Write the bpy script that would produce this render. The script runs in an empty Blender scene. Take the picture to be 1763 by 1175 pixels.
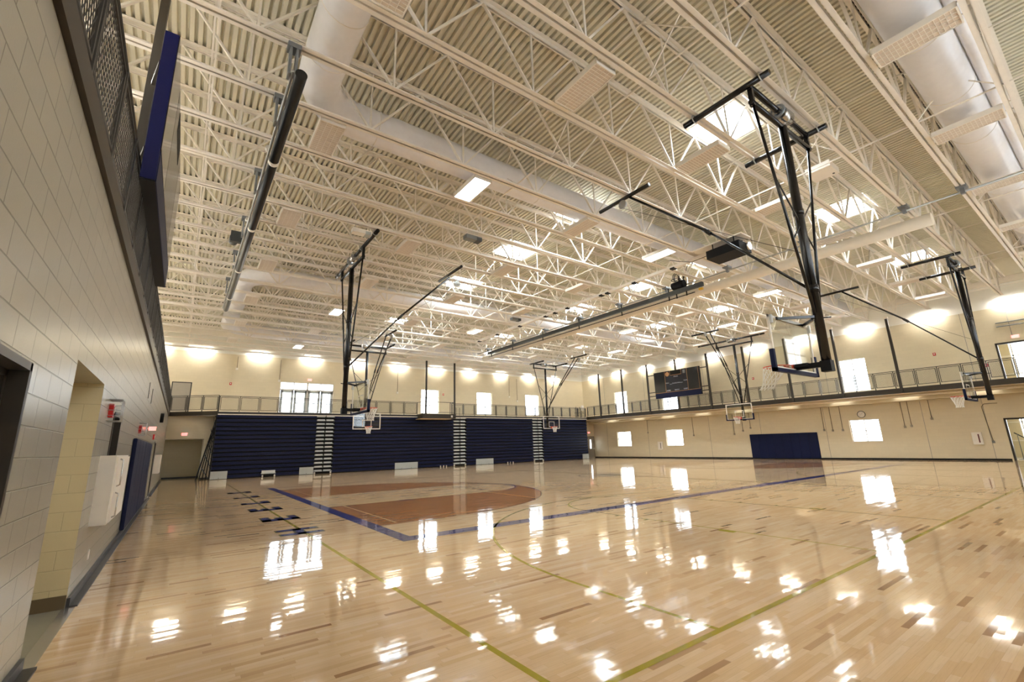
import bpy, bmesh, math, random
from mathutils import Vector, Matrix
random.seed(7)
C = bpy.context.scene.collection
SC = bpy.context.scene
PI = math.pi

# ------------------------------------------------------------------ camera, world, exposure
def make_camera():
    cd = bpy.data.cameras.new('camera'); co = bpy.data.objects.new('camera', cd); C.objects.link(co)
    yaw, pitch, roll, f = .6297, .2276, -.0284, 773.0
    fwd = Vector((math.sin(yaw)*math.cos(pitch), math.cos(yaw)*math.cos(pitch), math.sin(pitch)))
    right = Vector((math.cos(yaw), -math.sin(yaw), 0)); up = right.cross(fwd)
    r = right*math.cos(roll) + up*math.sin(roll); u = -right*math.sin(roll) + up*math.cos(roll)
    m = Matrix((r, u, -fwd)).transposed().to_4x4(); m.translation = Vector((-3.682, -8.537, 1.619))
    co.matrix_world = m
    cd.sensor_width = 36; cd.lens = f/1763*36; cd.clip_start = .05; cd.clip_end = 300
    SC.camera = co
make_camera()
W = bpy.data.worlds.new('daylight'); SC.world = W; W.use_nodes = True
W.node_tree.nodes['Background'].inputs[0].default_value = (.84, .92, 1, 1)
W.node_tree.nodes['Background'].inputs[1].default_value = 4.6
SC.view_settings.view_transform = 'Standard'; SC.view_settings.look = 'None'
SC.view_settings.gamma = 1; SC.view_settings.use_curve_mapping = False
SC.view_settings.exposure = 1.04
SKY_STRENGTH = 17.0
LAMP_STRENGTH = 7.0
WASH_WATTS = 98.0
try:
    SC.cycles.use_denoising = True
    SC.cycles.max_bounces = 8; SC.cycles.diffuse_bounces = 5; SC.cycles.transparent_max_bounces = 24
    SC.cycles.sample_clamp_indirect = 12; SC.cycles.caustics_reflective = False; SC.cycles.caustics_refractive = False
except Exception: pass

# ------------------------------------------------------------------ materials
class NT:
    def __init__(s, name):
        s.m = bpy.data.materials.new(name); s.m.use_nodes = True; s.t = s.m.node_tree
        s.b = s.t.nodes['Principled BSDF']; s.out = s.t.nodes['Material Output']
    def n(s, ty, **k):
        x = s.t.nodes.new(ty)
        for a, v in k.items():
            if a.startswith('i_'):
                key = a[2:]; x.inputs[int(key) if key.isdigit() else key].default_value = v
            else: setattr(x, a, v)
        return x
    def l(s, a, b): s.t.links.new(a, b)
    def math(s, op, a, b=None):
        x = s.n('ShaderNodeMath', operation=op)
        for i, v in enumerate((a, b)):
            if v is None: continue
            if isinstance(v, (int, float)): x.inputs[i].default_value = v
            else: s.l(v, x.inputs[i])
        return x.outputs[0]
    def mix(s, fac, a, b):
        x = s.n('ShaderNodeMix', data_type='RGBA')
        for i, v in ((0, fac), (6, a), (7, b)):
            if isinstance(v, (int, float)): x.inputs[i].default_value = v
            elif isinstance(v, tuple): x.inputs[i].default_value = (*v, 1) if len(v) == 3 else v
            else: s.l(v, x.inputs[i])
        return x.outputs[2]

def srgb(r, g, b):
    f = lambda c: (c/255/12.92) if c/255 <= .04045 else ((c/255+.055)/1.055)**2.4
    return (f(r), f(g), f(b))

def paint(name, col, rough=.5, metal=0.0, var=.06, scale=6.0, bump=.0, spec=.5):
    M = NT(name); tc = M.n('ShaderNodeTexCoord')
    nz = M.n('ShaderNodeTexNoise', i_Scale=scale, i_Detail=3.0); M.l(tc.outputs['Object'], nz.inputs['Vector'])
    a = tuple(c*(1-var) for c in col); b = tuple(min(1, c*(1+var)) for c in col)
    M.l(M.mix(nz.outputs[0], a, b), M.b.inputs['Base Color'])
    M.b.inputs['Roughness'].default_value = rough; M.b.inputs['Metallic'].default_value = metal; M.b.inputs['Specular IOR Level'].default_value = spec
    if bump:
        bp = M.n('ShaderNodeBump', i_Strength=bump, i_Distance=.01); M.l(nz.outputs[0], bp.inputs['Height']); M.l(bp.outputs[0], M.b.inputs['Normal'])
    return M.m

def emit(name, col, strength):
    M = NT(name); tc = M.n('ShaderNodeTexCoord'); nz = M.n('ShaderNodeTexNoise', i_Scale=3.0); M.l(tc.outputs['Object'], nz.inputs['Vector'])
    M.b.inputs['Base Color'].default_value = (.8, .8, .8, 1)
    M.l(M.mix(nz.outputs[0], tuple(c*.96 for c in col), col), M.b.inputs['Emission Color'])
    M.b.inputs['Emission Strength'].default_value = strength; return M.m

def glassy(name, tint=(1, 1, 1), gl=.12, rough=.02):
    M = NT(name); t = M.n('ShaderNodeBsdfTransparent'); t.inputs[0].default_value = (*tint, 1)
    g = M.n('ShaderNodeBsdfGlossy'); g.inputs['Roughness'].default_value = rough
    ge = M.n('ShaderNodeNewGeometry'); dt = M.n('ShaderNodeVectorMath', operation='DOT_PRODUCT'); M.l(ge.outputs['Incoming'], dt.inputs[0]); M.l(ge.outputs['Normal'], dt.inputs[1])
    f5 = M.math('ADD', M.math('MULTIPLY', M.math('POWER', M.math('SUBTRACT', 1.0, M.math('ABSOLUTE', dt.outputs['Value'])), 5.0), .75), .035)
    nz = M.n('ShaderNodeTexNoise', i_Scale=2.0); tc = M.n('ShaderNodeTexCoord'); M.l(tc.outputs['Object'], nz.inputs['Vector'])
    k = M.math('MULTIPLY', f5, M.math('ADD', M.math('MULTIPLY', nz.outputs[0], .1), .95))
    mx = M.n('ShaderNodeMixShader'); M.l(k, mx.inputs[0]); M.l(t.outputs[0], mx.inputs[1]); M.l(g.outputs[0], mx.inputs[2])
    M.l(mx.outputs[0], M.out.inputs[0]); return M.m

def block_wall(name, col, plane, rough=.45, joint=.82, bump=.5, seam=8.65, white=srgb(232, 230, 222), spec=.5):
    """painted concrete block; plane 'x' = wall facing x (courses in y,z), 'y' = wall facing y"""
    M = NT(name); tc = M.n('ShaderNodeTexCoord'); sp = M.n('ShaderNodeSeparateXYZ'); M.l(tc.outputs['Object'], sp.inputs[0])
    cb = M.n('ShaderNodeCombineXYZ'); M.l(sp.outputs[1 if plane == 'x' else 0], cb.inputs[0]); M.l(sp.outputs[2], cb.inputs[1])
    br = M.n('ShaderNodeTexBrick', offset=.5, i_Scale=1.0)
    br.inputs['Brick Width'].default_value = .406; br.inputs['Row Height'].default_value = .203
    br.inputs['Mortar Size'].default_value = .006; br.inputs['Mortar Smooth'].default_value = .6
    br.inputs['Color1'].default_value = (*[c*.98 for c in col], 1); br.inputs['Color2'].default_value = (*[min(1, c*1.02) for c in col], 1)
    br.inputs['Mortar'].default_value = (*[c*joint for c in col], 1)
    M.l(cb.outputs[0], br.inputs['Vector'])
    up = M.math('GREATER_THAN', sp.outputs[2], seam)
    M.l(M.mix(up, br.outputs['Color'], white), M.b.inputs['Base Color'])
    nz = M.n('ShaderNodeTexNoise', i_Scale=60.0, i_Detail=4.0); M.l(tc.outputs['Object'], nz.inputs['Vector'])
    nz2 = M.n('ShaderNodeTexNoise', i_Scale=3.0, i_Detail=2.0); M.l(tc.outputs['Object'], nz2.inputs['Vector'])
    h = M.math('ADD', M.math('MULTIPLY', br.outputs['Fac'], -1.0), M.math('MULTIPLY', nz.outputs[0], .12))
    h = M.math('ADD', h, M.math('MULTIPLY', nz2.outputs[0], .25))
    bp = M.n('ShaderNodeBump', i_Strength=bump, i_Distance=.006); M.l(h, bp.inputs['Height']); M.l(bp.outputs[0], M.b.inputs['Normal'])
    M.b.inputs['Roughness'].default_value = rough; M.b.inputs['Specular IOR Level'].default_value = spec
    return M.m

def maple(name, stain=None, paintcol=None):
    """finished maple strip floor; boards run along x; optional stain or paint colour"""
    M = NT(name); tc = M.n('ShaderNodeTexCoord'); sp = M.n('ShaderNodeSeparateXYZ'); M.l(tc.outputs['Object'], sp.inputs[0])
    row = M.math('FLOOR', M.math('DIVIDE', sp.outputs[1], .057))
    w1 = M.n('ShaderNodeTexWhiteNoise', noise_dimensions='1D'); M.l(row, w1.inputs['W'])
    xo = M.math('ADD', M.math('DIVIDE', sp.outputs[0], .55), M.math('MULTIPLY', w1.outputs['Value'], 37.0))
    w0 = M.n('ShaderNodeTexNoise', noise_dimensions='2D', i_Scale=.9, i_Detail=0.0)
    c0 = M.n('ShaderNodeCombineXYZ'); M.l(xo, c0.inputs[0]); M.l(M.math('MULTIPLY', row, 7.3), c0.inputs[1]); M.l(c0.outputs[0], w0.inputs['Vector'])
    xo2 = M.math('ADD', xo, M.math('MULTIPLY', w0.outputs[0], 1.2))
    cell = M.math('FLOOR', xo2)
    cc = M.n('ShaderNodeCombineXYZ'); M.l(cell, cc.inputs[0]); M.l(row, cc.inputs[1])
    wn = M.n('ShaderNodeTexWhiteNoise', noise_dimensions='2D'); M.l(cc.outputs[0], wn.inputs['Vector'])
    ramp = M.n('ShaderNodeValToRGB'); M.l(wn.outputs['Value'], ramp.inputs[0]); e = ramp.color_ramp
    base = [(0, srgb(152, 114, 78)), (.02, srgb(176, 140, 102)), (.06, srgb(214, 181, 139)), (.35, srgb(222, 190, 149)), (.7, srgb(225, 195, 155)), (1, srgb(231, 204, 168))]
    e.elements[0].position = 0; e.elements[0].color = (*base[0][1], 1); e.elements[1].position = 1; e.elements[1].color = (*base[-1][1], 1)
    for p, c in base[1:-1]:
        x = e.elements.new(p); x.color = (*c, 1)
    col = ramp.outputs[0]
    g = M.n('ShaderNodeTexNoise', i_Scale=1.0, i_Detail=6.0); mp = M.n('ShaderNodeMapping'); mp.inputs['Scale'].default_value = (4, 70, 1)
    M.l(tc.outputs['Object'], mp.inputs[0]); M.l(mp.outputs[0], g.inputs['Vector'])
    gf = M.math('MULTIPLY', M.math('SUBTRACT', g.outputs[0], .45), .5)
    col = M.mix(gf, col, srgb(160, 118, 76))
    # fine seams between boards
    fy = M.math('FRACT', M.math('DIVIDE', sp.outputs[1], .057)); fx = M.math('FRACT', xo2)
    seam = M.math('MAXIMUM', M.math('LESS_THAN', fy, .03), M.math('LESS_THAN', fx, .004))
    col = M.mix(M.math('MULTIPLY', seam, .25), col, srgb(110, 76, 46))
    if stain: 
        mm = M.n('ShaderNodeMix', data_type='RGBA', blend_type='MULTIPLY'); mm.inputs[0].default_value = 1; M.l(col, mm.inputs[6]); mm.inputs[7].default_value = (*stain, 1); col = mm.outputs[2]
    if paintcol: col = M.mix(.93, col, paintcol)
    M.l(col, M.b.inputs['Base Color'])
    # each board sits a hair off level
    ta = M.math('MULTIPLY', M.math('SUBTRACT', wn.outputs['Value'], .5), .010)
    sc = M.n('ShaderNodeSeparateColor'); M.l(wn.outputs['Color'], sc.inputs[0])
    tb = M.math('MULTIPLY', M.math('SUBTRACT', sc.outputs[1], .5), .014)
    wv = M.n('ShaderNodeTexNoise', i_Scale=2.2, i_Detail=2.0); M.l(tc.outputs['Object'], wv.inputs['Vector'])
    tb2 = M.math('ADD', tb, M.math('MULTIPLY', M.math('SUBTRACT', wv.outputs[0], .5), .012))
    cn = M.n('ShaderNodeCombineXYZ'); M.l(ta, cn.inputs[0]); M.l(tb2, cn.inputs[1]); cn.inputs[2].default_value = 1
    nn = M.n('ShaderNodeVectorMath', operation='NORMALIZE'); M.l(cn.outputs[0], nn.inputs[0]); M.l(nn.outputs[0], M.b.inputs['Normal'])
    M.b.inputs['Roughness'].default_value = .05; M.b.inputs['IOR'].default_value = 1.40
    M.b.inputs['Coat Weight'].default_value = .0; M.b.inputs['Coat Roughness'].default_value = .045
    M.l(nn.outputs[0], M.b.inputs['Coat Normal'])
    return M.m

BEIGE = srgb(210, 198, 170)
m = {}
m['wall_x'] = block_wall('painted_block_side', BEIGE, 'x', rough=.55, joint=.93, bump=.15)
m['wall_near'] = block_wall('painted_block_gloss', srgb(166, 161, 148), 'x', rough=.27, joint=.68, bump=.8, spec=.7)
m['wall_y'] = block_wall('painted_block_end', BEIGE, 'y', rough=.55, joint=.93, bump=.15)
m['wall_return'] = block_wall('painted_block_return', srgb(200, 186, 148), 'y', rough=.5, joint=.85, bump=.4)
m['wood'] = maple('maple_floor')
m['stain'] = maple('stained_maple', stain=(.66, .44, .30))
m['cblue'] = maple('court_blue', paintcol=srgb(12, 46, 130))
m['cdark'] = maple('court_navy', paintcol=srgb(60, 58, 84))
m['cyel'] = maple('court_yellow', paintcol=srgb(160, 148, 14))
m['cgrey'] = maple('court_grey', paintcol=srgb(150, 146, 134))
m['cpale'] = maple('court_pale', paintcol=srgb(214, 190, 150))
m['white'] = paint('painted_white_steel', srgb(236, 229, 218), .45)
m['deck'] = paint('painted_deck', srgb(213, 207, 187), .55, scale=2.0)
m['duct'] = paint('painted_duct', srgb(232, 230, 232), .38)
m['bracket'] = paint('galvanised_bracket', srgb(140, 146, 152), .4, .7)
m['black'] = paint('black_powder_steel', srgb(16, 16, 18), .22)
m['matblack'] = paint('matt_black', srgb(12, 12, 13), .6, spec=.25)
m['tube'] = paint('black_vinyl_roll', srgb(15, 15, 15), .35)
m['charcoal'] = paint('charcoal_grey', srgb(58, 62, 62), .45)
m['brown'] = paint('bronze_brown_paint', srgb(54, 48, 40), .4, spec=.3)
m['rail'] = paint('grey_brown_rail_paint', srgb(50, 47, 43), .4, spec=.3)
m['mesh'] = paint('expanded_metal_mesh', srgb(52, 48, 42), .5, spec=.3)
m['navy'] = paint('navy_bleacher_plastic', srgb(13, 20, 54), .5, spec=.22)
m['navyd'] = paint('navy_pad_vinyl', srgb(12, 21, 56), .6, spec=.2)
m['blue'] = paint('royal_blue_panel', srgb(4, 9, 62), .4, spec=.2)
m['chrome'] = paint('bright_steel', srgb(190, 190, 190), .2, .9)
m['tread'] = paint('pale_step_tread', srgb(206, 208, 206), .4)
m['grey'] = paint('light_grey_panel', srgb(176, 182, 180), .5)
m['grey2'] = paint('mid_grey', srgb(120, 122, 120), .5)
m['offwhite'] = paint('off_white_enamel', srgb(226, 220, 210), .4)
m['silver'] = paint('silver_pipe', srgb(176, 178, 176), .3, .6)
m['orange'] = paint('orange_rim', srgb(206, 66, 28), .35)
m['net'] = paint('white_net_cord', srgb(236, 236, 232), .8)
m['red'] = paint('red_plastic', srgb(186, 20, 22), .4)
m['yellow'] = paint('yellow_tag', srgb(222, 170, 30), .4)
m['curtain'] = paint('cream_curtain_vinyl', srgb(226, 214, 194), .5)
m['lens'] = paint('unlit_lens', srgb(214, 200, 184), .35)
m['gold'] = paint('gold_trim', srgb(190, 140, 90), .4)
m['plate'] = paint('pale_caption_plate', srgb(200, 204, 212), .5)
m['screen'] = paint('scoreboard_face', srgb(13, 15, 18), .14)
m['screenn'] = paint('scoreboard_navy_face', srgb(12, 16, 32), .2)
m['base'] = paint('dark_vinyl_base', srgb(58, 58, 62), .4)
m['baseb'] = paint('brown_vinyl_base', srgb(96, 82, 60), .4)
m['door'] = paint('taupe_door', srgb(150, 142, 128), .35)
m['dark'] = paint('dark_room', srgb(40, 36, 30), .7)
m['tan'] = paint('raw_wood_underside', srgb(190, 160, 118), .6)
m['tile'] = paint('grey_tan_tile', srgb(150, 146, 128), .2, scale=3)
m['thresh'] = paint('aluminium_threshold', srgb(200, 200, 200), .25, .8)
m['glass'] = glassy('clear_glass')
m['board'] = glassy('backboard_glass', (.96, .985, .97))
m['skylens'] = emit('daylit_roof_lens', (.80, .91, 1), SKY_STRENGTH)
m['lamplens'] = emit('lit_lamp_lens', (.94, .97, 1), LAMP_STRENGTH)
m['washlens'] = emit('wash_lamp_lens', (1, .975, .92), 50.0)
m['fill_lens'] = emit('fill_lamp_lens', (1, .97, .92), 5.0)  # glow of the lamps added in the alcove and under the right track
m['exit'] = emit('exit_letters', (1, .06, .05), 2.0)
m['exitface'] = emit('exit_face', (1, .45, .42), .38)
m['outside'] = emit('daylit_lobby_window', (.93, .96, 1), 5.0)

# ------------------------------------------------------------------ mesh helpers
class MB:
    def __init__(s, o=(0, 0, 0)): s.bm = bmesh.new(); s.o = Vector(o); s.mi = 0
    def quad(s, pts, smooth=False):
        vs = [s.bm.verts.new(Vector(p)-s.o) for p in pts]; f = s.bm.faces.new(vs); f.smooth = smooth; f.material_index = s.mi; return f
    def box(s, x0, x1, y0, y1, z0, z1):
        x0, x1 = sorted((x0, x1)); y0, y1 = sorted((y0, y1)); z0, z1 = sorted((z0, z1))
        v = [s.bm.verts.new(Vector((x, y, z))-s.o) for z in (z0, z1) for y in (y0, y1) for x in (x0, x1)]
        for q in ((0, 2, 3, 1), (4, 5, 7, 6), (0, 1, 5, 4), (2, 6, 7, 3), (0, 4, 6, 2), (1, 3, 7, 5)):
            f = s.bm.faces.new([v[i] for i in q]); f.material_index = s.mi
        return s
    def beam(s, p0, p1, w, h, up=(0, 0, 1)):
        p0, p1 = Vector(p0), Vector(p1); d = (p1-p0).normalized(); u = Vector(up)
        if abs(d.dot(u)) > .98: u = Vector((0, 1, 0))
        a = d.cross(u).normalized()*w/2; b = a.cross(d).normalized()*h/2
        A = [s.bm.verts.new(p0+x-s.o) for x in (-a-b, a-b, a+b, -a+b)]; B = [s.bm.verts.new(p1+x-s.o) for x in (-a-b, a-b, a+b, -a+b)]
        fs = [s.bm.faces.new(A[::-1]), s.bm.faces.new(B)]
        for i in range(4): fs.append(s.bm.faces.new((A[i], A[(i+1) % 4], B[(i+1) % 4], B[i])))
        for f in fs: f.material_index = s.mi
        return s
    def tube(s, pts, r, n=10, cap=True):
        pts = [Vector(p) for p in pts]; rings = []
        rr = r if isinstance(r, (list, tuple)) else [r]*len(pts)
        prev = None
        for i, p in enumerate(pts):
            d = ((pts[i]-pts[i-1]).normalized() if i else Vector((0, 0, 0))) + ((pts[i+1]-pts[i]).normalized() if i < len(pts)-1 else Vector((0, 0, 0)))
            d.normalize()
            if prev is None:
                u = Vector((0, 0, 1)) if abs(d.z) < .9 else Vector((0, 1, 0)); a = d.cross(u).normalized()
            else: a = (prev - d*prev.dot(d)).normalized()
            prev = a; b = d.cross(a)
            rings.append([s.bm.verts.new(p+(a*math.cos(2*PI*k/n)+b*math.sin(2*PI*k/n))*rr[i]-s.o) for k in range(n)])
        for i in range(len(rings)-1):
            for k in range(n):
                f = s.bm.faces.new((rings[i][k], rings[i][(k+1) % n], rings[i+1][(k+1) % n], rings[i+1][k])); f.smooth = True; f.material_index = s.mi
        if cap:
            for rg in (rings[0][::-1], rings[-1]):
                f = s.bm.faces.new(rg); f.material_index = s.mi
        return s
    def ring(s, c, R, r, axis='z', n=24, k=6):
        c = Vector(c); P = []
        for i in range(n):
            t = 2*PI*i/n; e = {'z': Vector((math.cos(t), math.sin(t), 0)), 'x': Vector((0, math.cos(t), math.sin(t))), 'y': Vector((math.cos(t), 0, math.sin(t)))}[axis]
            ax = {'z': Vector((0, 0, 1)), 'x': Vector((1, 0, 0)), 'y': Vector((0, 1, 0))}[axis]
            P.append([s.bm.verts.new(c+e*(R+r*math.cos(2*PI*j/k))+ax*r*math.sin(2*PI*j/k)-s.o) for j in range(k)])
        for i in range(n):
            for j in range(k):
                f = s.bm.faces.new((P[i][j], P[(i+1) % n][j], P[(i+1) % n][(j+1) % k], P[i][(j+1) % k])); f.smooth = True; f.material_index = s.mi
        return s
    def build(s, name, mat, parent=None, kind=None):
        bmesh.ops.recalc_face_normals(s.bm, faces=s.bm.faces[:])
        me = bpy.data.meshes.new(name); s.bm.to_mesh(me); s.bm.free()
        for q in (mat if isinstance(mat, (list, tuple)) else [mat]): me.materials.append(q)
        o = bpy.data.objects.new(name, me); C.objects.link(o)
        if parent: o.parent = parent
        else: o.location = s.o
        if kind: o['kind'] = kind
        return o
def thing(name, label, cat, loc=(0, 0, 0), rz=0, group=None):
    o = bpy.data.objects.new(name, None); C.objects.link(o); o.location = loc; o.rotation_euler = (0, 0, rz); o.empty_display_size = .2
    o['label'] = label; o['category'] = cat
    if group: o['group'] = group
    return o
def tag(o, label, cat, group=None):
    o['label'] = label; o['category'] = cat
    if group: o['group'] = group
    return o
CH = {}
def kids(o): return [c for c in bpy.data.objects if c.parent == o]
def dup(root, loc, rz=None, label=None, group=None):
    if root.name not in CH: CH[root.name] = [(c, kids(c)) for c in kids(root)]
    r = root.copy(); C.objects.link(r); r.location = loc
    if rz is not None: r.rotation_euler = (0, 0, rz)
    if label: r['label'] = label
    if group: r['group'] = group
    for ch, gs in CH[root.name]:
        c = ch.copy(); C.objects.link(c); c.parent = r
        for g in gs:
            d = g.copy(); C.objects.link(d); d.parent = c
    return r
def text_part(name, txt, size, mat, parent, loc, rot, ext=.004, label=None):
    cu = bpy.data.curves.new(name, 'FONT'); cu.body = txt; cu.size = size; cu.extrude = ext; cu.align_x = 'CENTER'; cu.align_y = 'CENTER'
    t = bpy.data.objects.new(name, cu); C.objects.link(t)
    dg = bpy.context.evaluated_depsgraph_get(); me = bpy.data.meshes.new_from_object(t.evaluated_get(dg)); bpy.data.objects.remove(t)
    me.materials.clear(); me.materials.append(mat)
    o = bpy.data.objects.new(name, me); C.objects.link(o); o.parent = parent; o.location = loc; o.rotation_euler = rot
    if label: o['label'] = label
    return o
ORD = ['first', 'second', 'third', 'fourth', 'fifth', 'sixth', 'seventh', 'eighth', 'ninth', 'tenth', 'eleventh', 'twelfth', 'thirteenth', 'fourteenth', 'fifteenth', 'sixteenth', 'seventeenth', 'eighteenth', 'nineteenth', 'twentieth', 'twenty-first', 'twenty-second', 'twenty-third', 'twenty-fourth', 'twenty-fifth', 'twenty-sixth', 'twenty-seventh', 'twenty-eighth', 'twenty-ninth', 'thirtieth', 'thirty-first', 'thirty-second', 'thirty-third', 'thirty-fourth', 'thirty-fifth', 'thirty-sixth', 'thirty-seventh', 'thirty-eighth', 'thirty-ninth', 'fortieth']

# ------------------------------------------------------------------ dimensions
XL, XR = -4.518, 34.0        # lower side walls
XLU = -7.5                   # upper wall behind the left running track
YF, YFU = 28.0, 29.4         # far lower wall, far upper wall
YN, YNU = -11.2, -12.6
ZT0, ZT = 4.05, 4.27         # track slab
ZJ = 8.67                    # underside of joists
ZD = 10.32                   # underside of deck
XT = 31.5                    # edge of right hand track
YB = 26.42                   # bleacher front
HL = 28.65                   # main court length

# ------------------------------------------------------------------ floor with painted lines
def build_floor():
    b = MB(); b.mi = 0
    b.box(XL-.0, XR+.3, YN-1.5, YF+.6, -.2, 0)
    lay = [0.0]
    def rect(x0, x1, y0, y1, mi, z):
        b.mi = mi; b.quad([(x0, y0, z), (x1, y0, z), (x1, y1, z), (x0, y1, z)])
    def arc(cx, cy, r, w, a0, a1, mi, z, n=48, clip=None):
        b.mi = mi
        for i in range(n):
            t0 = a0+(a1-a0)*i/n; t1 = a0+(a1-a0)*(i+1)/n
            b.quad([(cx+(r-w/2)*math.cos(t0), cy+(r-w/2)*math.sin(t0), z), (cx+(r+w/2)*math.cos(t0), cy+(r+w/2)*math.sin(t0), z),
                    (cx+(r+w/2)*math.cos(t1), cy+(r+w/2)*math.sin(t1), z), (cx+(r-w/2)*math.cos(t1), cy+(r-w/2)*math.sin(t1), z)])
    Z1, Z2, Z3, Z4 = .0008, .0014, .0020, .0026
    W_, ST, BL, DK, YE, GR, PA = 0, 1, 2, 3, 4, 5, 6
    for side in (0, 1):
        X = (lambda x: x) if side == 0 else (lambda x: HL-x)
        # stained area inside three point line
        b.mi = ST; cy = 7.62; R = 6.08; cx = 1.62; n = 40
        for i in range(n):
            y0 = cy-R+2*R*i/n; y1 = cy-R+2*R*(i+1)/n
            xa = cx+math.sqrt(max(0, R*R-(y0-cy)**2)); xb = cx+math.sqrt(max(0, R*R-(y1-cy)**2))
            b.quad([(X(0), y0, Z1), (X(xa), y0, Z1), (X(xb), y1, Z1), (X(0), y1, Z1)])
        # natural lane and circle
        b.mi = W_
        rect(X(0), X(5.79), 5.79, 9.45, W_, Z2)
        for i in range(24):
            t0 = -PI/2+PI*i/24; t1 = -PI/2+PI*(i+1)/24
            b.quad([(X(5.79), 7.62, Z2), (X(5.79+1.83*math.cos(t0)), 7.62+1.83*math.sin(t0), Z2), (X(5.79+1.83*math.cos(t1)), 7.62+1.83*math.sin(t1), Z2)][:3])
        a = (lambda t: t) if side == 0 else (lambda t: PI-t)
        arc(X(5.79), 7.62, 1.83, .06, a(-PI*.42), a(PI*.42), BL, Z3)
        arc(X(cx), 7.62, R, .03, a(-PI/2), a(PI/2), DK, Z3, 64)
        arc(X(cx), 7.62, R, .07, a(-.52), a(.75), BL, Z4, 40)
        rect(X(0), X(cx), 7.62-R-.015, 7.62-R+.015, DK, Z3); rect(X(0), X(cx), 7.62+R-.015, 7.62+R+.015, DK, Z3)
        for yy in (5.79, 9.45):
            rect(X(0), X(5.79), yy-.012, yy+.012, DK, Z3)
            rect(X(2.15), X(2.55), yy-.06, yy+.06, BL, Z4)
        rect(X(5.40), X(5.46), 2.9, 12.5, PA, Z3); rect(X(.40), X(.45), 1.7, 5.75, PA, Z3); rect(X(.40), X(.45), 9.5, 13.4, PA, Z3)
        # lettering at the free throw line, small navy strokes
        rnd = random.Random(3)
        for k in range(9):
            y0 = 6.45+k*.27; rect(X(5.62), X(5.92+.12*rnd.random()), y0, y0+.05, DK, Z4); rect(X(5.62+.2*(k % 2)), X(5.68+.2*(k % 2)), y0, y0+.2, DK, Z4+.0004)
        # broad baseline
        rect(X(-.28), X(0), -.1, 15.34, BL, Z4)
    # sidelines of the main court and centre circle
    rect(-.28, HL+.28, -.42, -.04, BL, Z3); rect(0, HL, 15.24, 15.34, BL, Z3)
    rect(HL/2-.03, HL/2+.03, 0, 15.24, PA, Z2)
    arc(HL/2, 7.62, 1.83, .06, 0, 2*PI, BL, Z3, 64)
    b.mi = GR
    for i in range(24):
        t0 = 2*PI*i/24; t1 = 2*PI*(i+1)/24
        b.quad([(HL/2, 7.62, Z2), (HL/2+1.1*math.cos(t0), 7.62+1.1*math.sin(t0), Z2), (HL/2+1.1*math.cos(t1), 7.62+1.1*math.sin(t1), Z2)])
    rect(HL/2-1.25, HL/2-.75, 7.2, 8.1, DK, Z3); rect(HL/2+.7, HL/2+1.2, 7.2, 8.1, DK, Z3)
    # cross courts, yellow
    for cx in (6.385, 22.0):
        s0, s1, n0, n1 = cx-7.82, cx+7.82, -6.02, 26.2
        rect(s0-.03, s0+.03, n0, n1, YE, Z2); rect(s1-.03, s1+.03, n0, n1, YE, Z2); rect(s0, s1, n0-.03, n0+.03, YE, Z2+.0003)
        for q in (0, 1):
            Y = (lambda y: y) if q == 0 else (lambda y: 16.9-y)
            a = (lambda t: t) if q == 0 else (lambda t: -t)
            if q: continue
            arc(cx, -4.245, 6.08, .05, a(0), a(PI), YE, Z2+.0006, 72)
            for sx in (-1, 1): rect(cx+sx*6.08-.025, cx+sx*6.08+.025, n0, -4.245, YE, Z2+.0006)
            for sx in (-1, 1):
                rect(cx+sx*1.83-.02, cx+sx*1.83+.02, n0, -.2, YE, Z2+.0006)
                for yy in (-3.9, -2.9, -2.0, -1.2): rect(cx+sx*1.83, cx+sx*1.98, yy, yy+(.3 if yy < -3.5 else .06), YE, Z2+.0008)
            rect(cx-1.83, cx+1.83, -.23, -.18, YE, Z2+.0006)
            arc(cx, -.2, 1.83, .045, 0, PI, YE, Z2+.0006, 40)
    rect(7.4, 27.8, -3.46, -3.40, PA, Z1+.0003)
    # slab block letters beyond the baseline, read from the court (bars drawn per letter)
    def letter(y0, w, strokes):
        xb, xt = -1.10, -1.88      # foot nearer the court, head nearer the wall
        for (u0, u1, v0, v1) in strokes:
            xs = (xb+(xt-xb)*v0, xb+(xt-xb)*v1); ys = (y0+w*u0, y0+w*u1)
            e_ = .03
            rect(min(xs)-e_, max(xs)+e_, min(ys)-e_, max(ys)+e_, YE, .0040); rect(min(xs), max(xs), min(ys), max(ys), BL, .0046)
    E_ = [(0, .42, 0, 1), (0, 1, 0, .2), (0, .75, .42, .60), (0, 1, .78, 1)]
    L_ = [(0, .42, 0, 1), (0, 1, 0, .26), (0, .62, .84, 1)]
    H_ = [(0, .26, 0, 1), (.74, 1, 0, 1), (0, 1, .4, .6)]
    I_ = [(.2, .72, 0, 1), (0, 1, 0, .2), (.1, .9, .82, 1)]
    for y0, st in ((1.75, H_), (4.1, E_), (6.45, E_), (8.65, L_), (11.1, L_), (13.6, I_)): letter(y0, .75, st)
    # flowing navy script beside the near sideline
    pts = []
    for i in range(90):
        t = i/89; x = 10.4+4.0*t; pts.append((x, .62+.16*math.sin(t*46)+.10*math.sin(t*17+1)+(.25 if t > .86 else 0)*math.sin((t-.86)*22)))
    b.mi = DK
    for (xa, ya), (xb, yb) in zip(pts, pts[1:]):
        b.quad([(xa, ya-.035, Z4), (xb, yb-.035, Z4), (xb, yb+.035, Z4), (xa, ya+.035, Z4)])
    o = b.build('floor', [m['wood'], m['stain'], m['cblue'], m['cdark'], m['cyel'], m['cgrey'], m['cpale']], None, 'structure')
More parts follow.
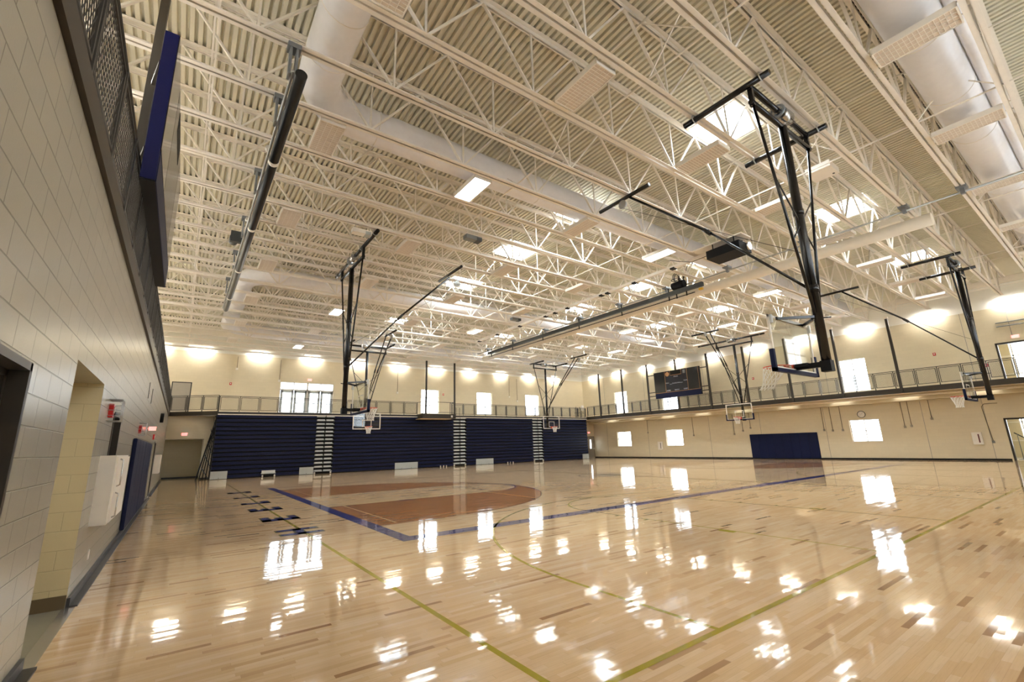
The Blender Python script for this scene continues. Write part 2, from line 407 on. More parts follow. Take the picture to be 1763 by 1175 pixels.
    # the flat layers must face up
    for p in o.data.polygons:
        if abs(p.normal.z) > .9 and p.center.z > 0 and p.normal.z < 0: p.flip()
    return o
build_floor()

# ------------------------------------------------------------------ walls
def wall(name, plane, c0, c1, u0, u1, z0, z1, holes, mat):
    """slab between c0 and c1 with rectangular holes (u0,u1,z0,z1)"""
    b = MB(); us = sorted({u0, u1, *[h[0] for h in holes], *[h[1] for h in holes]})
    us = [u for u in us if u0 <= u <= u1]
    for a, c in zip(us, us[1:]):
        mid = (a+c)/2; cuts = sorted([(max(h[2], z0), min(h[3], z1)) for h in holes if h[0] < mid < h[1] and h[3] > z0 and h[2] < z1])
        z = z0
        for lo, hi in cuts+[(z1, z1)]:
            if lo > z+1e-6:
                if plane == 'x': b.box(c0, c1, a, c, z, lo)
                else: b.box(a, c, c0, c1, z, lo)
            z = max(z, hi)
    return b.build(name, mat, None, 'structure')

DOORL = (-8.0, -4.45, -.01, 2.21); ALC = (-3.02, -1.2, -.01, 2.48); WINL = (.22, 1.25, 1.45, 2.25); DOOR3 = (14.5, 15.5, -.01, 2.14)
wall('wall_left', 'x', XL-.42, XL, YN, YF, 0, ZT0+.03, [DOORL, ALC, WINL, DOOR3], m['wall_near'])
UPL = [(16.9, 18.6, 4.6, 6.85), (10.7, 12.4, 4.6, 6.85), (4.5, 6.2, 4.6, 6.85), (-1.6, .1, 4.6, 6.85)]
wall('wall_left_upper', 'x', XLU-.3, XLU, YNU, YFU, ZT, ZD+.1, UPL, m['wall_x'])
RH = [(22.8, 24.6, 1.14, 2.66), (16.75, 18.55, 1.12, 2.62), (1.83, 3.54, 1.17, 2.66), (-5.8, -3.87, -.01, 2.33),
      (22.9, 24.6, 4.58, 6.87), (16.85, 18.6, 4.46, 6.87), (1.9, 3.5, 4.58, 6.86), (-6.4, -4.33, 4.27, 6.57)]
wall('wall_right', 'x', XR, XR+.3, YNU, YFU, 0, ZD+.1, RH, m['wall_x'])
BH = [(1.98, 5.92, 4.26, 6.84), (13.58, 15.37, 4.62, 6.8), (19.49, 21.25, 4.62, 6.8), (25.5, 27.36, 4.62, 6.8)]
wall('wall_far_upper', 'y', YFU, YFU+.3, XLU, XR, ZT, ZD+.1, BH, m['wall_y'])
wall('wall_far', 'y', YF, YF+.3, XL, XR, 0, ZT0+.03, [(XL, -2.45, -.01, 2.58)], m['wall_y'])
wall('wall_near', 'y', YN-.3, YN, XL, XR, 0, ZT0+.03, [], m['wall_y'])
NH = [(x, x+2.6, 4.7, 7.6) for x in (-2, 3.5, 9, 14.5, 20, 25.5)]  # unseen windows, added to bring cool daylight onto the upper right duct
wall('wall_near_upper', 'y', YNU-.3, YNU, XLU, XR, ZT, ZD+.1, NH, m['wall_y'])
# corridor beyond the far left opening
b = MB(); b.box(XL-.1, -2.45, YF+3.2, YF+3.3, 0, 2.6); b.box(XL-.2, XL-.1, YF+.3, YF+3.3, 0, 2.7); b.box(-2.45, -2.35, YF+.3, YF+3.3, 0, 2.7); b.box(XL-.2, -2.3, YF+.3, YF+3.3, 2.6, 2.7)
b.build('wall_corridor', m['wall_y'], None, 'structure')
MB().box(XL-.2, -2.3, YF+.6, YF+3.4, -.2, 0).build('floor_corridor', m['tile'], None, 'structure')
# alcove beyond the near left opening
b = MB(); b.box(XL-2.4, XL-.42, ALC[1], ALC[1]+.1, 0, 2.7); b.box(XL-2.4, XL-.42, ALC[0]-.1, ALC[0], 0, 2.7); b.box(XL-2.5, XL-2.4, ALC[0]-.1, ALC[1]+.1, 0, 2.7)
b.box(XL-2.4, XL-.42, ALC[0]-.1, ALC[1]+.1, 2.48, 2.6)
b.build('wall_alcove', m['wall_return'], None, 'structure')
MB().box(XL-2.5, XL, ALC[0]-.05, ALC[1]+.05, -.2, -.002).build('floor_alcove', m['tile'], None, 'structure')
t = thing('alcove_fill_light', 'unseen flush light added to brighten the near left alcove', 'ceiling light', (XL-1.3, -2.1, 2.40)); MB().box(-.3, .3, -.3, .3, .02, .08).build('housing', m['white'], t); MB().box(-.27, .27, -.27, .27, 0, .02).build('lens', m['fill_lens'], t)  # added lamp, brightens the return wall of the alcove
# the return faces of the near opening show plain block: thin lining
b = MB(); b.box(XL-.42, XL-.001, ALC[1]-.002, ALC[1]+.002, 0, ALC[3]); b.box(XL-.42, XL-.001, ALC[0]-.002, ALC[0]+.002, 0, ALC[3])
b.build('wall_return', m['wall_return'], None, 'structure')
MB().box(XL-2.4, XL-.001, ALC[1]-.012, ALC[1]-.002, 0, .14).build('baseboard_alcove', m['baseb'], None, 'structure')
# aluminium threshold and grille strips along the near left wall
b = MB(); b.box(XL-.02, XL+.085, ALC[0]-.02, ALC[1]+.02, 0, .006); b.build('trim_threshold', m['thresh'], None, 'structure')
b = MB(); b.box(XL, XL+.11, YN, ALC[0]-.03, 0, .02); b.box(XL, XL+.03, YN, ALC[0]-.03, .02, .1)
b.build('baseboard_left', m['base'], None, 'structure')
b = MB()
for y0, y1 in ((ALC[1]+.02, DOOR3[0]-.05), (DOOR3[1]+.05, YF)):
    b.box(XL, XL+.03, y0, y1, 0, .1); b.box(XL, XL+.10, y0, y1, 0, .018)
b.build('baseboard_left_far', m['base'], None, 'structure')
MB().box(XR-.015, XR, -3.8, YF, 0, .1).build('baseboard_right', m['matblack'], None, 'structure')
b = MB(); b.box(-2.45, 32.8, YF-.015, YF, 0, .1); b.build('baseboard_far', m['base'], None, 'structure')
MB().box(XL, -2.45, YF+3.18, YF+3.2, 0, .1).build('baseboard_corridor', m['base'], None, 'structure')
# pilaster joints on right wall
b = MB()
for y in (-3.2, -.45, 5.0, 9.6, 14.0, 20.6, 26.0): b.box(XR-.004, XR, y, y+.02, .1, 3.6)
for y in (-3.2, 4.4, 8.0, 14.0, 20.6, 26.0): b.box(XR-.004, XR, y, y+.02, ZT, 8.65)
b.build('trim_wall_joints', m['grey2'], None, 'structure')

# ------------------------------------------------------------------ running track slab, fascia, soffit
b = MB()
b.box(XLU, XL, YNU, YF, ZT0+.03, ZT); b.box(XT, XR, YNU, YFU, ZT0, ZT); b.box(-1.95, XT, YB, YFU, ZT0, ZT)
b.box(XL, XT, YNU, YN+.6, ZT0+.03, ZT)
# splayed corner at far left
pts = [(XLU, YF), (XL, YF), (-1.95, YB), (-1.95, YFU), (XLU, YFU)]
v0 = [b.bm.verts.new((x, y, ZT0)) for x, y in pts]; v1 = [b.bm.verts.new((x, y, ZT)) for x, y in pts]
b.bm.faces.new(v0[::-1]); b.bm.faces.new(v1)
for i in range(5): b.bm.faces.new((v0[i], v0[(i+1) % 5], v1[(i+1) % 5], v1[i]))
b.build('floor_running_track', m['white'], None, 'structure')
b = MB(); b.box(XT-.09, XT, YNU, YFU-3, 4.02, 4.33)
b.build('trim_track_right', m['brown'], None, 'structure')
b = MB(); b.box(XL-.01, XL+.04, YNU, YF, 4.06, 4.27); b.build('trim_track_left', m['brown'], None, 'structure')
b = MB(); b.beam((XL+.02, YF, 4.16), (-1.95, YB-.02, 4.16), .08, .26); b.build('trim_track_corner', m['brown'], None, 'structure')
b = MB(); b.box(-1.95, XT, YB-.02, YB, 4.12, 4.25); b.build('trim_track_far', m['rail'], None, 'structure')
b = MB(); b.box(33.25, XR, YN, YF, 3.66, ZT0); b.box(32.75, 32.95, YN, YF, 3.86, ZT0)
b.build('trim_soffit_bulkhead', m['wall_x'], None, 'structure')
for i, y in enumerate((-7, -3.5, 0, 3.5, 7, 10.5, 14, 17.5, 21, 24.5)):  # unseen lamps, added to brighten the soffit and the wall below
    t = thing('soffit_fill_light', 'unseen strip light added under the right running track, %s from the far corner' % ORD[9-i], 'strip light', (33.1, y, 3.98)); MB().box(-.05, .05, -.6, .6, .02, .07).build('housing', m['white'], t); MB().box(-.04, .04, -.58, .58, 0, .02).build('lens', m['fill_lens'], t)
o = MB().tube([(32.45, YN+.2, 3.9), (32.45, YF-.6, 3.9)], .06, 10).build('soffit_pipe', m['curtain']); tag(o, 'long cream sprinkler pipe under the right running track', 'pipe')

# ------------------------------------------------------------------ windows and doors
wn_i = [0]
def window(plane, c, h, cols=2, rows=2, frame=m['offwhite'], mull=.05):
    """frame, mullions and glass set 12 cm back in the wall; c = wall face, sign = into the wall"""
    wn_i[0] += 1; s = 1 if c > 0 else -1
    d0, d1 = c+s*.10, c+s*.15; u0, u1, z0, z1 = h
    b = MB()
    def bx(ua, ub, za, zb, da=d0, db=d1):
        if plane == 'x': b.box(da, db, ua, ub, za, zb)
        else: b.box(ua, ub, da, db, za, zb)
    e = .05
    bx(u0, u1, z0, z0+e); bx(u0, u1, z1-e, z1); bx(u0, u0+e, z0, z1); bx(u1-e, u1, z0, z1)
    for i in range(1, cols): u = u0+(u1-u0)*i/cols; bx(u-mull/2, u+mull/2, z0+e, z1-e)
    for i in range(1, rows): z = z0+(z1-z0)*i/rows; bx(u0+e, u1-e, z-mull/2, z+mull/2)
    bx(u0-.02, u1+.02, z0-.01, z0+.015, c-s*.02, d0)
    f = b.build('window_%d' % wn_i[0], frame, None, 'structure')
    b = MB(); g = c+s*.125
    if plane == 'x': b.box(g-.003, g+.003, u0+e, u1-e, z0+e, z1-e)
    else: b.box(u0+e, u1-e, g-.003, g+.003, z0+e, z1-e)
    p = b.build('pane', m['glass']); p.parent = f
for h in RH[:3]: window('x', XR, h, 2, 2)
for h in RH[4:7]: window('x', XR, h, 2, 3)
for h in BH[1:]: window('y', YFU, h, 2, 3)
for h in UPL: window('x', XLU, h, 2, 3)
for h in NH: window('y', YNU, h, 2, 3)
# double entrance on the far upper track: transom over four glazed leaves
x0, x1, z0, z1 = BH[0]
b = MB(); y0, y1 = YFU+.06, YFU+.14
b.box(x0, x1, y0, y1, z1-.06, z1); b.box(x0, x0+.06, y0, y1, z0, z1); b.box(x1-.06, x1, y0, y1, z0, z1); b.box(x0, x1, y0, y1, 6.20, 6.30); b.box((x0+x1)/2-.06, (x0+x1)/2+.06, y0, y1, z0, z1)
for k in (.25, .75): b.box(x0+(x1-x0)*k-.03, x0+(x1-x0)*k+.03, y0, y1, 6.3, z1)
dd = b.build('door_1', m['offwhite'], None, 'structure')
for k in range(4):
    a = x0+.08+k*(x1-x0-.12)/4+(.03 if k > 1 else 0); c = a+(x1-x0-.3)/4
    b = MB(); b.box(a, a+.16, y0, y1-.02, z0, 6.2); b.box(c-.16, c, y0, y1-.02, z0, 6.2); b.box(a, c, y0, y1-.02, z0, z0+.28); b.box(a, c, y0, y1-.02, 6.02, 6.2); b.box(a+.16, c-.16, y0, y1-.02, 5.2, 5.25)
    lf = b.build('door_leaf', m['grey']); lf.parent = dd
    g = MB().box(a+.16, c-.16, y0+.03, y0+.036, z0+.28, 6.02).build('pane', m['glass']); g.parent = lf
g = MB().box(x0+.06, x1-.06, y0+.03, y0+.036, 6.3, z1-.06).build('pane', m['glass']); g.parent = dd
# taupe door at far left of the track
b = MB(); X0, X1 = -4.62, -3.50; b.box(X0, X0+.06, YFU-.03, YFU, ZT, 6.45); b.box(X1-.06, X1, YFU-.03, YFU, ZT, 6.45); b.box(X0, X1, YFU-.03, YFU, 6.39, 6.45)
d2 = b.build('door_2', m['rail'], None, 'structure')
q = MB().box(X0+.06, X1-.06, YFU-.02, YFU-.001, ZT+.02, 6.39).build('door_leaf', m['door']); q.parent = d2
q = MB().tube([(X0+.16, YFU-.02, 5.3), (X0+.16, YFU-.07, 5.3), (X0+.30, YFU-.07, 5.3)], .012, 8).build('door_handle', m['chrome']); q.parent = d2
# near left doorway: dark bronze frame with a dark door set deep
b = MB(); y0, y1, _, zt = DOORL; b.box(XL-.2, XL+.015, y1-.05, y1, 0, zt); b.box(XL-.2, XL+.015, y0, y1, zt-.05, zt); b.box(XL-.2, XL+.015, y0, y0+.05, 0, zt)
b.box(XL-.12, XL-.08, y1-.09, y1-.05, 0, zt-.05); b.box(XL-.12, XL-.08, y0, y1, zt-.09, zt-.05)
d3 = b.build('door_3', m['brown'], None, 'structure')
q = MB().box(XL-.20, XL-.16, y0+.05, y1-.05, 0, zt-.05).build('door_leaf', m['brown']); q.parent = d3
q = MB().tube([(XL-.11, y1-1.0, 1.0), (XL-.11, y1-.2, 1.0)], .02, 8).build('push_bar', m['charcoal']); q.parent = d3
# narrow dark window by the storage cabinet, and the mid-wall door
b = MB(); y0, y1, z0, z1 = WINL; b.box(XL-.16, XL+.01, y0, y0+.05, z0, z1); b.box(XL-.16, XL+.01, y1-.05, y1, z0, z1); b.box(XL-.16, XL+.01, y0, y1, z1-.05, z1); b.box(XL-.16, XL+.01, y0, y1, z0, z0+.05)
w = b.build('window_20', m['brown'], None, 'structure')
q = MB().box(XL-.14, XL-.13, y0+.05, y1-.05, z0+.05, z1-.05).build('pane', m['dark']); q.parent = w
b = MB(); y0, y1, _, zt = DOOR3; b.box(XL-.16, XL+.012, y0, y0+.05, 0, zt); b.box(XL-.16, XL+.012, y1-.05, y1, 0, zt); b.box(XL-.16, XL+.012, y0, y1, zt-.05, zt)
d4 = b.build('door_4', m['brown'], None, 'structure')
q = MB().box(XL-.15, XL-.11, y0+.05, y1-.05, 0, zt-.05).build('door_leaf', m['door']); q.parent = d4
# tan door with narrow light at the far right corner
b = MB(); X0, X1 = 32.86, 33.94; b.box(X0, X0+.06, YF-.03, YF, 0, 2.3); b.box(X1-.06, X1, YF-.03, YF, 0, 2.3); b.box(X0, X1, YF-.03, YF, 2.24, 2.3)
d5 = b.build('door_5', m['baseb'], None, 'structure')
q = MB().box(X0+.06, X1-.06, YF-.02, YF-.001, .01, 2.24).build('door_leaf', m['door']); q.parent = d5
q2 = MB().box(X0+.40, X0+.58, YF-.024, YF-.019, 1.0, 1.95).build('light_slit', m['outside']); q2.parent = d5
q2 = MB().box(X0+.12, X1-.12, YF-.07, YF-.03, .92, 1.0).build('push_bar', m['chrome']); q2.parent = d5
# right hand doors: bronze frames, glazed vestibules beyond
for i, (y0, y1, z0, zt) in ((6, (-5.8, -3.87, 0, 2.33)), (7, (-6.4, -4.33, 4.27, 6.57))):
    b = MB(); b.box(XR-.02, XR+.2, y1-.09, y1, z0, zt); b.box(XR-.02, XR+.2, y0, y0+.09, z0, zt); b.box(XR-.02, XR+.2, y0, y1, zt-.09, zt)
    d = b.build('door_%d' % i, m['brown'], None, 'structure')
b = MB()   # vestibule shells, open to daylight at the end
for z0, z1, ya, yb in ((0, 3.2, -8.2, -3.2), (4.0, 7.6, -8.6, -3.6)):
    b.box(XR+.3, XR+3.4, yb, yb+.1, z0, z1); b.box(XR+.3, XR+3.4, ya-.1, ya, z0, z1); b.box(XR+.3, XR+3.4, ya-.1, yb+.1, z1, z1+.1); b.box(XR+.3, XR+3.4, ya-.1, yb+.1, z0-.15, z0-.002)
for z0, z1, ya, yb in ((0, 3.2, -8.2, -3.2), (4.0, 7.6, -8.6, -3.6)):
    b.box(XR+3.4, XR+3.5, ya, yb, z0, z0+.7); b.box(XR+3.4, XR+3.5, ya, yb, z1-.7, z1); b.box(XR+3.4, XR+3.5, yb-.9, yb, z0+.7, z1-.7)
b.build('wall_vestibule', m['wall_x'], None, 'structure')
b = MB()
for z0, z1, ya, yb in ((0, 3.2, -8.2, -3.2), (4.0, 7.6, -8.6, -3.6)):
    for k in range(6):
        y = ya+(yb-ya)*k/5; b.box(XR+3.3, XR+3.36, y-.03, y+.03, z0, z1)
    for zz in (z0, z0+1.0, z0+2.1, z1-.1): b.box(XR+3.3, XR+3.36, ya, yb, zz, zz+.06)
b.build('window_30', m['offwhite'], None, 'structure')
rt = thing('stair_handrail', 'grey sloping handrail seen through the lower right doorway', 'handrail', (XR+1.2, -4.4, 0))
for k in range(2):
    MB().tube([(0, .4-k*.5, 1.5), (1.6, -.3-k*.5, .75), (1.9, -.3-k*.5, .75)], .03, 8).build('rail', m['charcoal'], rt)
for k in range(3): MB().tube([(k*.7, .3-k*.3, 0), (k*.7, .3-k*.3, 1.42-k*.3)], .02, 8).build('post', m['grey2'], rt)
MB().box(-.1, 1.8, -1.0, .5, 0, .02).build('landing', m['grey2'], rt)

# ------------------------------------------------------------------ ceiling: fluted deck with roof lights
SKX = [7.95, 16.65, 25.3]; SKY = [-3.35, 2.45, 6.75, 11.7, 16.3, 20.9]; SKW = .78
def build_deck():
    b = MB(); p = .15; x = XLU; y0, y1 = YNU, YFU
    while x < XR:
        segs = [(y0, y1)]
        for sx in SKX:
            if sx-SKW-.05 < x+p/2 < sx+SKW+.05:
                cuts = [(q-SKW, q+SKW) for q in SKY]; segs = []; a = y0
                for c0, c1 in cuts: segs.append((a, c0)); a = c1
                segs.append((a, y1))
        prof = [(x, ZD+.075), (x+.018, ZD), (x+.095, ZD), (x+.113, ZD+.075), (x+p, ZD+.075)]
        for (a, c) in segs:
            for (xa, za), (xb, zb) in zip(prof, prof[1:]):
                b.quad([(xa, a, za), (xb, a, zb), (xb, c, zb), (xa, c, za)])
        x += p
    b.build('ceiling', m['deck'], None, 'structure')
build_deck()
first = None
for i, sx in enumerate(SKX):
    for j, sy in enumerate(SKY):
        lab = 'bright roof light, %s row from the far wall, %s of three from left' % (ORD[len(SKY)-1-j], ORD[i])
        if first is None:
            t = thing('skylight', lab, 'skylight', (sx, sy, ZD), 0, 'skylights in the roof deck'); w = SKW+.06
            b = MB(); b.box(-w, w, -w, -w+.06, -.02, .4); b.box(-w, w, w-.06, w, -.02, .4); b.box(-w, -w+.06, -w, w, -.02, .4); b.box(w-.06, w, -w, w, -.02, .4)
            b.build('curb', m['white'], t); MB().box(-SKW, SKW, -SKW, SKW, .38, .42).build('lens', m['skylens'], t); first = t
        else: dup(first, (sx, sy, ZD), None, lab)

# ------------------------------------------------------------------ roof joists
JY = [-11.2, -9.65, -8.2, -6.75, -5.4, -4.0, -2.47, -.98, .46, 1.97, 3.47, 5.0, 6.38, 7.85, 9.3, 10.8, 12.4, 14.1, 15.9, 17.5, 19.1, 20.6, 22.2, 23.8, 25.4, 26.9, 28.3]
XS, XE = XLU+.15, XR-.1
P0, PW = -0.96, 2.43          # a bottom panel point and the panel length
def build_joists():
    nodes = []; k = math.ceil((XS+1.2-P0)/PW); 
    while P0+k*PW < XE-1.0: nodes.append(P0+k*PW); k += 1
    t = thing('roof_joist', '', 'roof joist', (0, JY[0], ZJ), 0, 'white open web roof joists')
    H = ZD-ZJ
    b = MB()
    for s in (-1, 1): b.box(nodes[0]-.3, nodes[-1]+.3, s*.018, s*.10, 0, .012); b.box(nodes[0]-.3, nodes[-1]+.3, s*.018, s*.030, 0, .09)
    b.build('bottom_chord', m['white'], t)
    b = MB()
    for s in (-1, 1): b.box(XS, XE, s*.018, s*.11, H-.012, H); b.box(XS, XE, s*.018, s*.032, H-.10, H)
    b.build('top_chord', m['white'], t)
    MB().box(XS, XE, -.03, .03, H, H+.068).build('flute_closure_shade', m['matblack'], t)  # black closure strip that also paints the shade in the flute gaps
    d = MB().beam((0, 0, .03), (PW/2, 0, H-.05), .055, .04).build('web_diagonal', m['white'], t)
    d2 = MB().beam((0, 0, .03), (-PW/2, 0, H-.05), .055, .04).build('web_diagonal', m['white'], t)
    v = MB().beam((0, 0, .03), (0, 0, H-.05), .04, .03).build('web_vertical', m['white'], t)
    d.location = d2.location = v.location = (nodes[0], 0, 0)
    for x in nodes[1:]:
        for o in (d, d2, v):
            c = o.copy(); C.objects.link(c); c.parent = t; c.location = (x, 0, 0)
    for sgn, xn, xe in ((-1, nodes[0], XS+.05), (1, nodes[-1], XE-.05)):
        MB().beam((xn+sgn*PW/2, 0, H-.05), (xn+sgn*.25, 0, .02), .03, .03).build('end_web', m['white'], t)
    n = len(JY)
    for i, y in enumerate(JY):
        lab = 'white open web roof joist, %s counting forward from the far bleacher wall' % ORD[n-1-i]
        if i == 0: t['label'] = lab
        else: dup(t, (0, y, ZJ), None, lab)
build_joists()
# bridging lines across the joists
br_x = [-4.0, 3.2, 9.6, 16.2, 22.6, 29.0]
for i, x in enumerate(br_x):
    t = thing('joist_bridging', 'thin white bridging rods and crossed braces between joists, %s line from the left wall' % ORD[i], 'bridging', (x, 0, ZJ), 0, 'bridging lines between joists')
    MB().beam((0, JY[0], .10), (0, JY[-1], .10), .03, .03).build('bottom_rod', m['white'], t)
    MB().beam((0, JY[0], ZD-ZJ-.14), (0, JY[-1], ZD-ZJ-.14), .03, .03).build('top_rod', m['white'], t)
    for a, c in list(zip(JY, JY[1:]))[2::2]:
        MB().beam((0, a, .1), (0, c, ZD-ZJ-.12), .03, .02).build('cross_brace', m['white'], t); MB().beam((.03, c, .1), (.03, a, ZD-ZJ-.12), .03, .02).build('cross_brace', m['white'], t)
# steel ledger round the top of the far and right walls
b = MB(); b.box(XLU, XR, YFU-.12, YFU, ZD-.35, ZD); b.box(XR-.1, XR, YNU, YFU, ZD-.35, ZD); b.build('trim_roof_ledger', m['white'], None, 'structure')

# ------------------------------------------------------------------ ducts
def arcpts(c, R, a0, a1, z, n=8): return [(c[0]+R*math.cos(a0+(a1-a0)*i/n), c[1]+R*math.sin(a0+(a1-a0)*i/n), z) for i in range(n+1)]
def duct(label, pts, r, seams):
    t = thing('air_duct', label, 'air duct', (pts[0][0], pts[0][1], 0))
    b = MB(pts[0][:2]+(0,)); b.tube(pts, r, 28); b.build('duct_body', m['duct'], t)
    b = MB(pts[0][:2]+(0,))
    for p, ax in seams: b.ring(p, r+.003, .008, ax, 28, 5)
    b.build('seam_bands', m['white'], t)
    return t
zz = 9.42
duct('round white duct turning from the near left roof to run right, nearest the camera', [(-2.13, YNU+.3, zz), (-2.13, .1, zz)]+arcpts((-1.03, .15), 1.1, PI, PI/2, zz)[1:]+[(30, 1.25, zz)], .42,
     [((-2.13, y, zz), 'y') for y in (-5, -3.2, -1.6, -.4)]+[((x, 1.25, zz), 'x') for x in (-.6, 4.5, 10, 15.5, 21, 26)])
duct('round white duct over the middle of the hall with an elbow at its left end', [(-2.1, 19.5, zz), (-2.1, 14.6, zz)]+arcpts((-1.0, 14.4), 1.0, PI, 1.5*PI, zz)[1:]+[(30, 13.3, zz)], .42,
     [((-2.1, y, zz), 'y') for y in (15.2, 17.5)]+[((x, 13.3, zz), 'x') for x in (-.4, 5, 11, 17, 23)])
duct('round white duct farthest back, near the bleacher wall', [(-2.1, 21.2, zz), (-2.1, 23.4, zz), (-1.6, 24.2, zz), (-.6, 24.6, zz), (29, 24.6, zz)], .42,
     [((x, 24.6, zz), 'x') for x in (0, 6, 12, 18, 24)])
duct('large round white duct across the upper right corner', [(.3, -7.42, zz+.08), (29.5, -7.42, zz+.08)], .45,
     [((x, -7.42, zz+.08), 'x') for x in (2, 7.4, 9.9, 12.4, 17, 22)])
b = MB((0, 0, 0)); b.tube([(.3, -7.98, zz+.02), (29, -7.98, zz+.02)], .10, 14)
o = b.build('duct_side_pipe', m['duct']); tag(o, 'slim white pipe running beside the large upper right duct', 'pipe')

# ------------------------------------------------------------------ ceiling fixtures
LX = [-1.72, 2.18, 6.4, 10.6, 14.9, 19.3, 23.6, 27.8]; LY = [-7.48, -3.23, 1.21, 5.69, 10.05, 15.0, 19.85, 24.6]
LIT = {(1, 2), (3, 2), (5, 2), (1, 5), (3, 5), (5, 4), (6, 3), (1, 7), (4, 6), (6, 5)}
def fixture(lit):
    t = thing('ceiling_light', '', 'ceiling light', (0, 0, 0))
    b = MB(); b.box(-.27, .27, -.60, .60, .05, .12); b.box(-.27, -.245, -.60, .60, 0, .05); b.box(.245, .27, -.60, .60, 0, .05); b.box(-.27, .27, -.60, -.575, 0, .05); b.box(-.27, .27, .575, .60, 0, .05); b.build('housing', m['white'], t)
    MB().box(-.245, .245, -.575, .575, .015, .025).build('lens', m['lamplens'] if lit else m['lens'], t)
    if not lit:
        b = MB()
        for k in range(1, 16): y = -.575+1.15*k/16; b.box(-.245, .245, y-.004, y+.004, .008, .015)
        for x in (-.12, 0, .12): b.box(x-.004, x+.004, -.575, .575, .006, .015)
        b.build('louvre', m['white'], t)
    for sx in (-.2, .2): MB().box(sx-.015, sx+.015, -.74, .74, .12, .135).build('support_strap', m['white'], t)
    return t
protoU, protoL = None, None
for i, x in enumerate(LX):
    for j, y in enumerate(LY):
        lit = (i, j) in LIT
        lab = '%s white ceiling troffer, %s row from the far wall, %s from the left wall' % ('glowing' if lit else 'unlit', ORD[len(LY)-1-j], ORD[i])
        loc = (x, y, ZJ-.045)
        if j == 0 and i < 0: continue
        if lit:
            if protoL is None: protoL = fixture(True); protoL.location = loc; protoL['label'] = lab; protoL['group'] = 'lit ceiling troffers'
            else: dup(protoL, loc, None, lab)
        else:
            if protoU is None: protoU = fixture(False); protoU.location = loc; protoU['label'] = lab; protoU['group'] = 'unlit ceiling troffers'
            else: dup(protoU, loc, None, lab)

# wall washers above the seam
def washer(loc, rz, lab, first=[None]):
    if first[0] is None:
        t = thing('wall_washer', lab, 'wall light', loc, rz, 'wall washers round the top of the walls')   # local: wall at x=0, room towards -x
        b = MB(); b.box(-.32, -.30, -.62, .62, .0, .05); b.box(-.32, -.14, -.62, .62, .04, .06); b.beam((-.14, 0, .05), (0, 0, .05), .04, .04)
        b.build('reflector', m['white'], t)
        MB().box(-.29, -.15, -.58, .58, .0, .03).build('lamp_tube', m['washlens'], t)
        ld = bpy.data.lights.new('wash_lamp', 'AREA'); ld.shape = 'RECTANGLE'; ld.size = .06; ld.size_y = 1.15; ld.energy = WASH_WATTS; ld.color = (1, .97, .90)
        lo = bpy.data.objects.new('wash_lamp', ld); C.objects.link(lo); lo.parent = t; lo.location = (-.22, 0, .03); lo.rotation_euler = (0, math.radians(-38), 0)
        first[0] = t; return t
    return dup(first[0], loc, rz, lab)
n = 0
wy = [-9.1, -5.4, -1.8, 1.85, 5.5, 9.1, 12.8, 16.5, 20.1, 23.8, 27.4]
for i, y in enumerate(wy): washer((XR, y, 8.95), 0, 'glowing linear wall washer over the right wall, %s from the far corner' % ORD[len(wy)-1-i])
wx = [-5.6, -3.2, .45, 4.1, 7.75, 11.4, 15.05, 18.7, 22.35, 26.0, 29.65]
for i, x in enumerate(wx): washer((x, YFU, 8.85), PI/2, 'glowing linear wall washer over the far wall, %s from the left' % ORD[i])
for i, x in enumerate([-3.5, .5, 4.5, 8.5, 12.5, 16.5, 20.5, 24.5, 28.5, 32.0]): washer((x, YNU, 8.9), -PI/2, 'unseen linear wall washer added on the near wall behind the camera, %s from the left' % ORD[i])  # added out of view to light the near end of the roof
for i, y in enumerate([-5.5, -3.4, -.2, 3.0, 6.6, 10.3, 14.0, 17.7, 21.4, 25.1]): washer((XLU, y, 8.9), PI, 'glowing linear wall washer on the left upper wall, %s from the near end' % ORD[i])

st = None
for i, y in enumerate((-2.4, 1.4, 5.0, 9.2, 13.2, 17.2, 21.2, 25.2)):
    lab = 'bright strip light under the joists over the left track, %s from the near end' % ORD[i]
    if st is None:
        st = thing('track_strip_light', lab, 'strip light', (-5.8, y, ZJ-.14), 0, 'strip lights over the left running track')
        MB().box(-.08, .08, -.62, .62, .02, .10).build('housing', m['white'], st); MB().box(-.07, .07, -.60, .60, 0, .02).build('lens', m['washlens'], st); MB().box(-.02, .02, -.80, .80, .10, .14).build('support_strap', m['white'], st)
    else: dup(st, (-5.8, y, ZJ-.14), None, lab)

# ------------------------------------------------------------------ railings
def mesh_panel_bm(w, h, pitch=.055, th=.005):
    b = MB(); slope = 1.9
    def clip(x0, z0, dx, dz):
        ts = []
        t0, t1 = -1e9, 1e9
        for p, d, lo, hi in ((x0, dx, 0, w), (z0, dz, 0, h)):
            a, c = (lo-p)/d, (hi-p)/d; t0 = max(t0, min(a, c)); t1 = min(t1, max(a, c))
        return (t0, t1) if t1-t0 > .02 else None
    for s in (1, -1):
        k = -h/slope
        while k < w+h/slope:
            c = clip(k, 0, 1, slope*s) if s == 1 else clip(k, h, 1, -slope)
            if c:
                x0 = k+c[0]; x1 = k+c[1]; z0 = (0 if s == 1 else h)+s*slope*c[0]; z1 = (0 if s == 1 else h)+s*slope*c[1]
                b.beam((x0, 0, z0), (x1, 0, z1), th, th, up=(0, 1, 0))
            k += pitch
    return b
PAN = {}
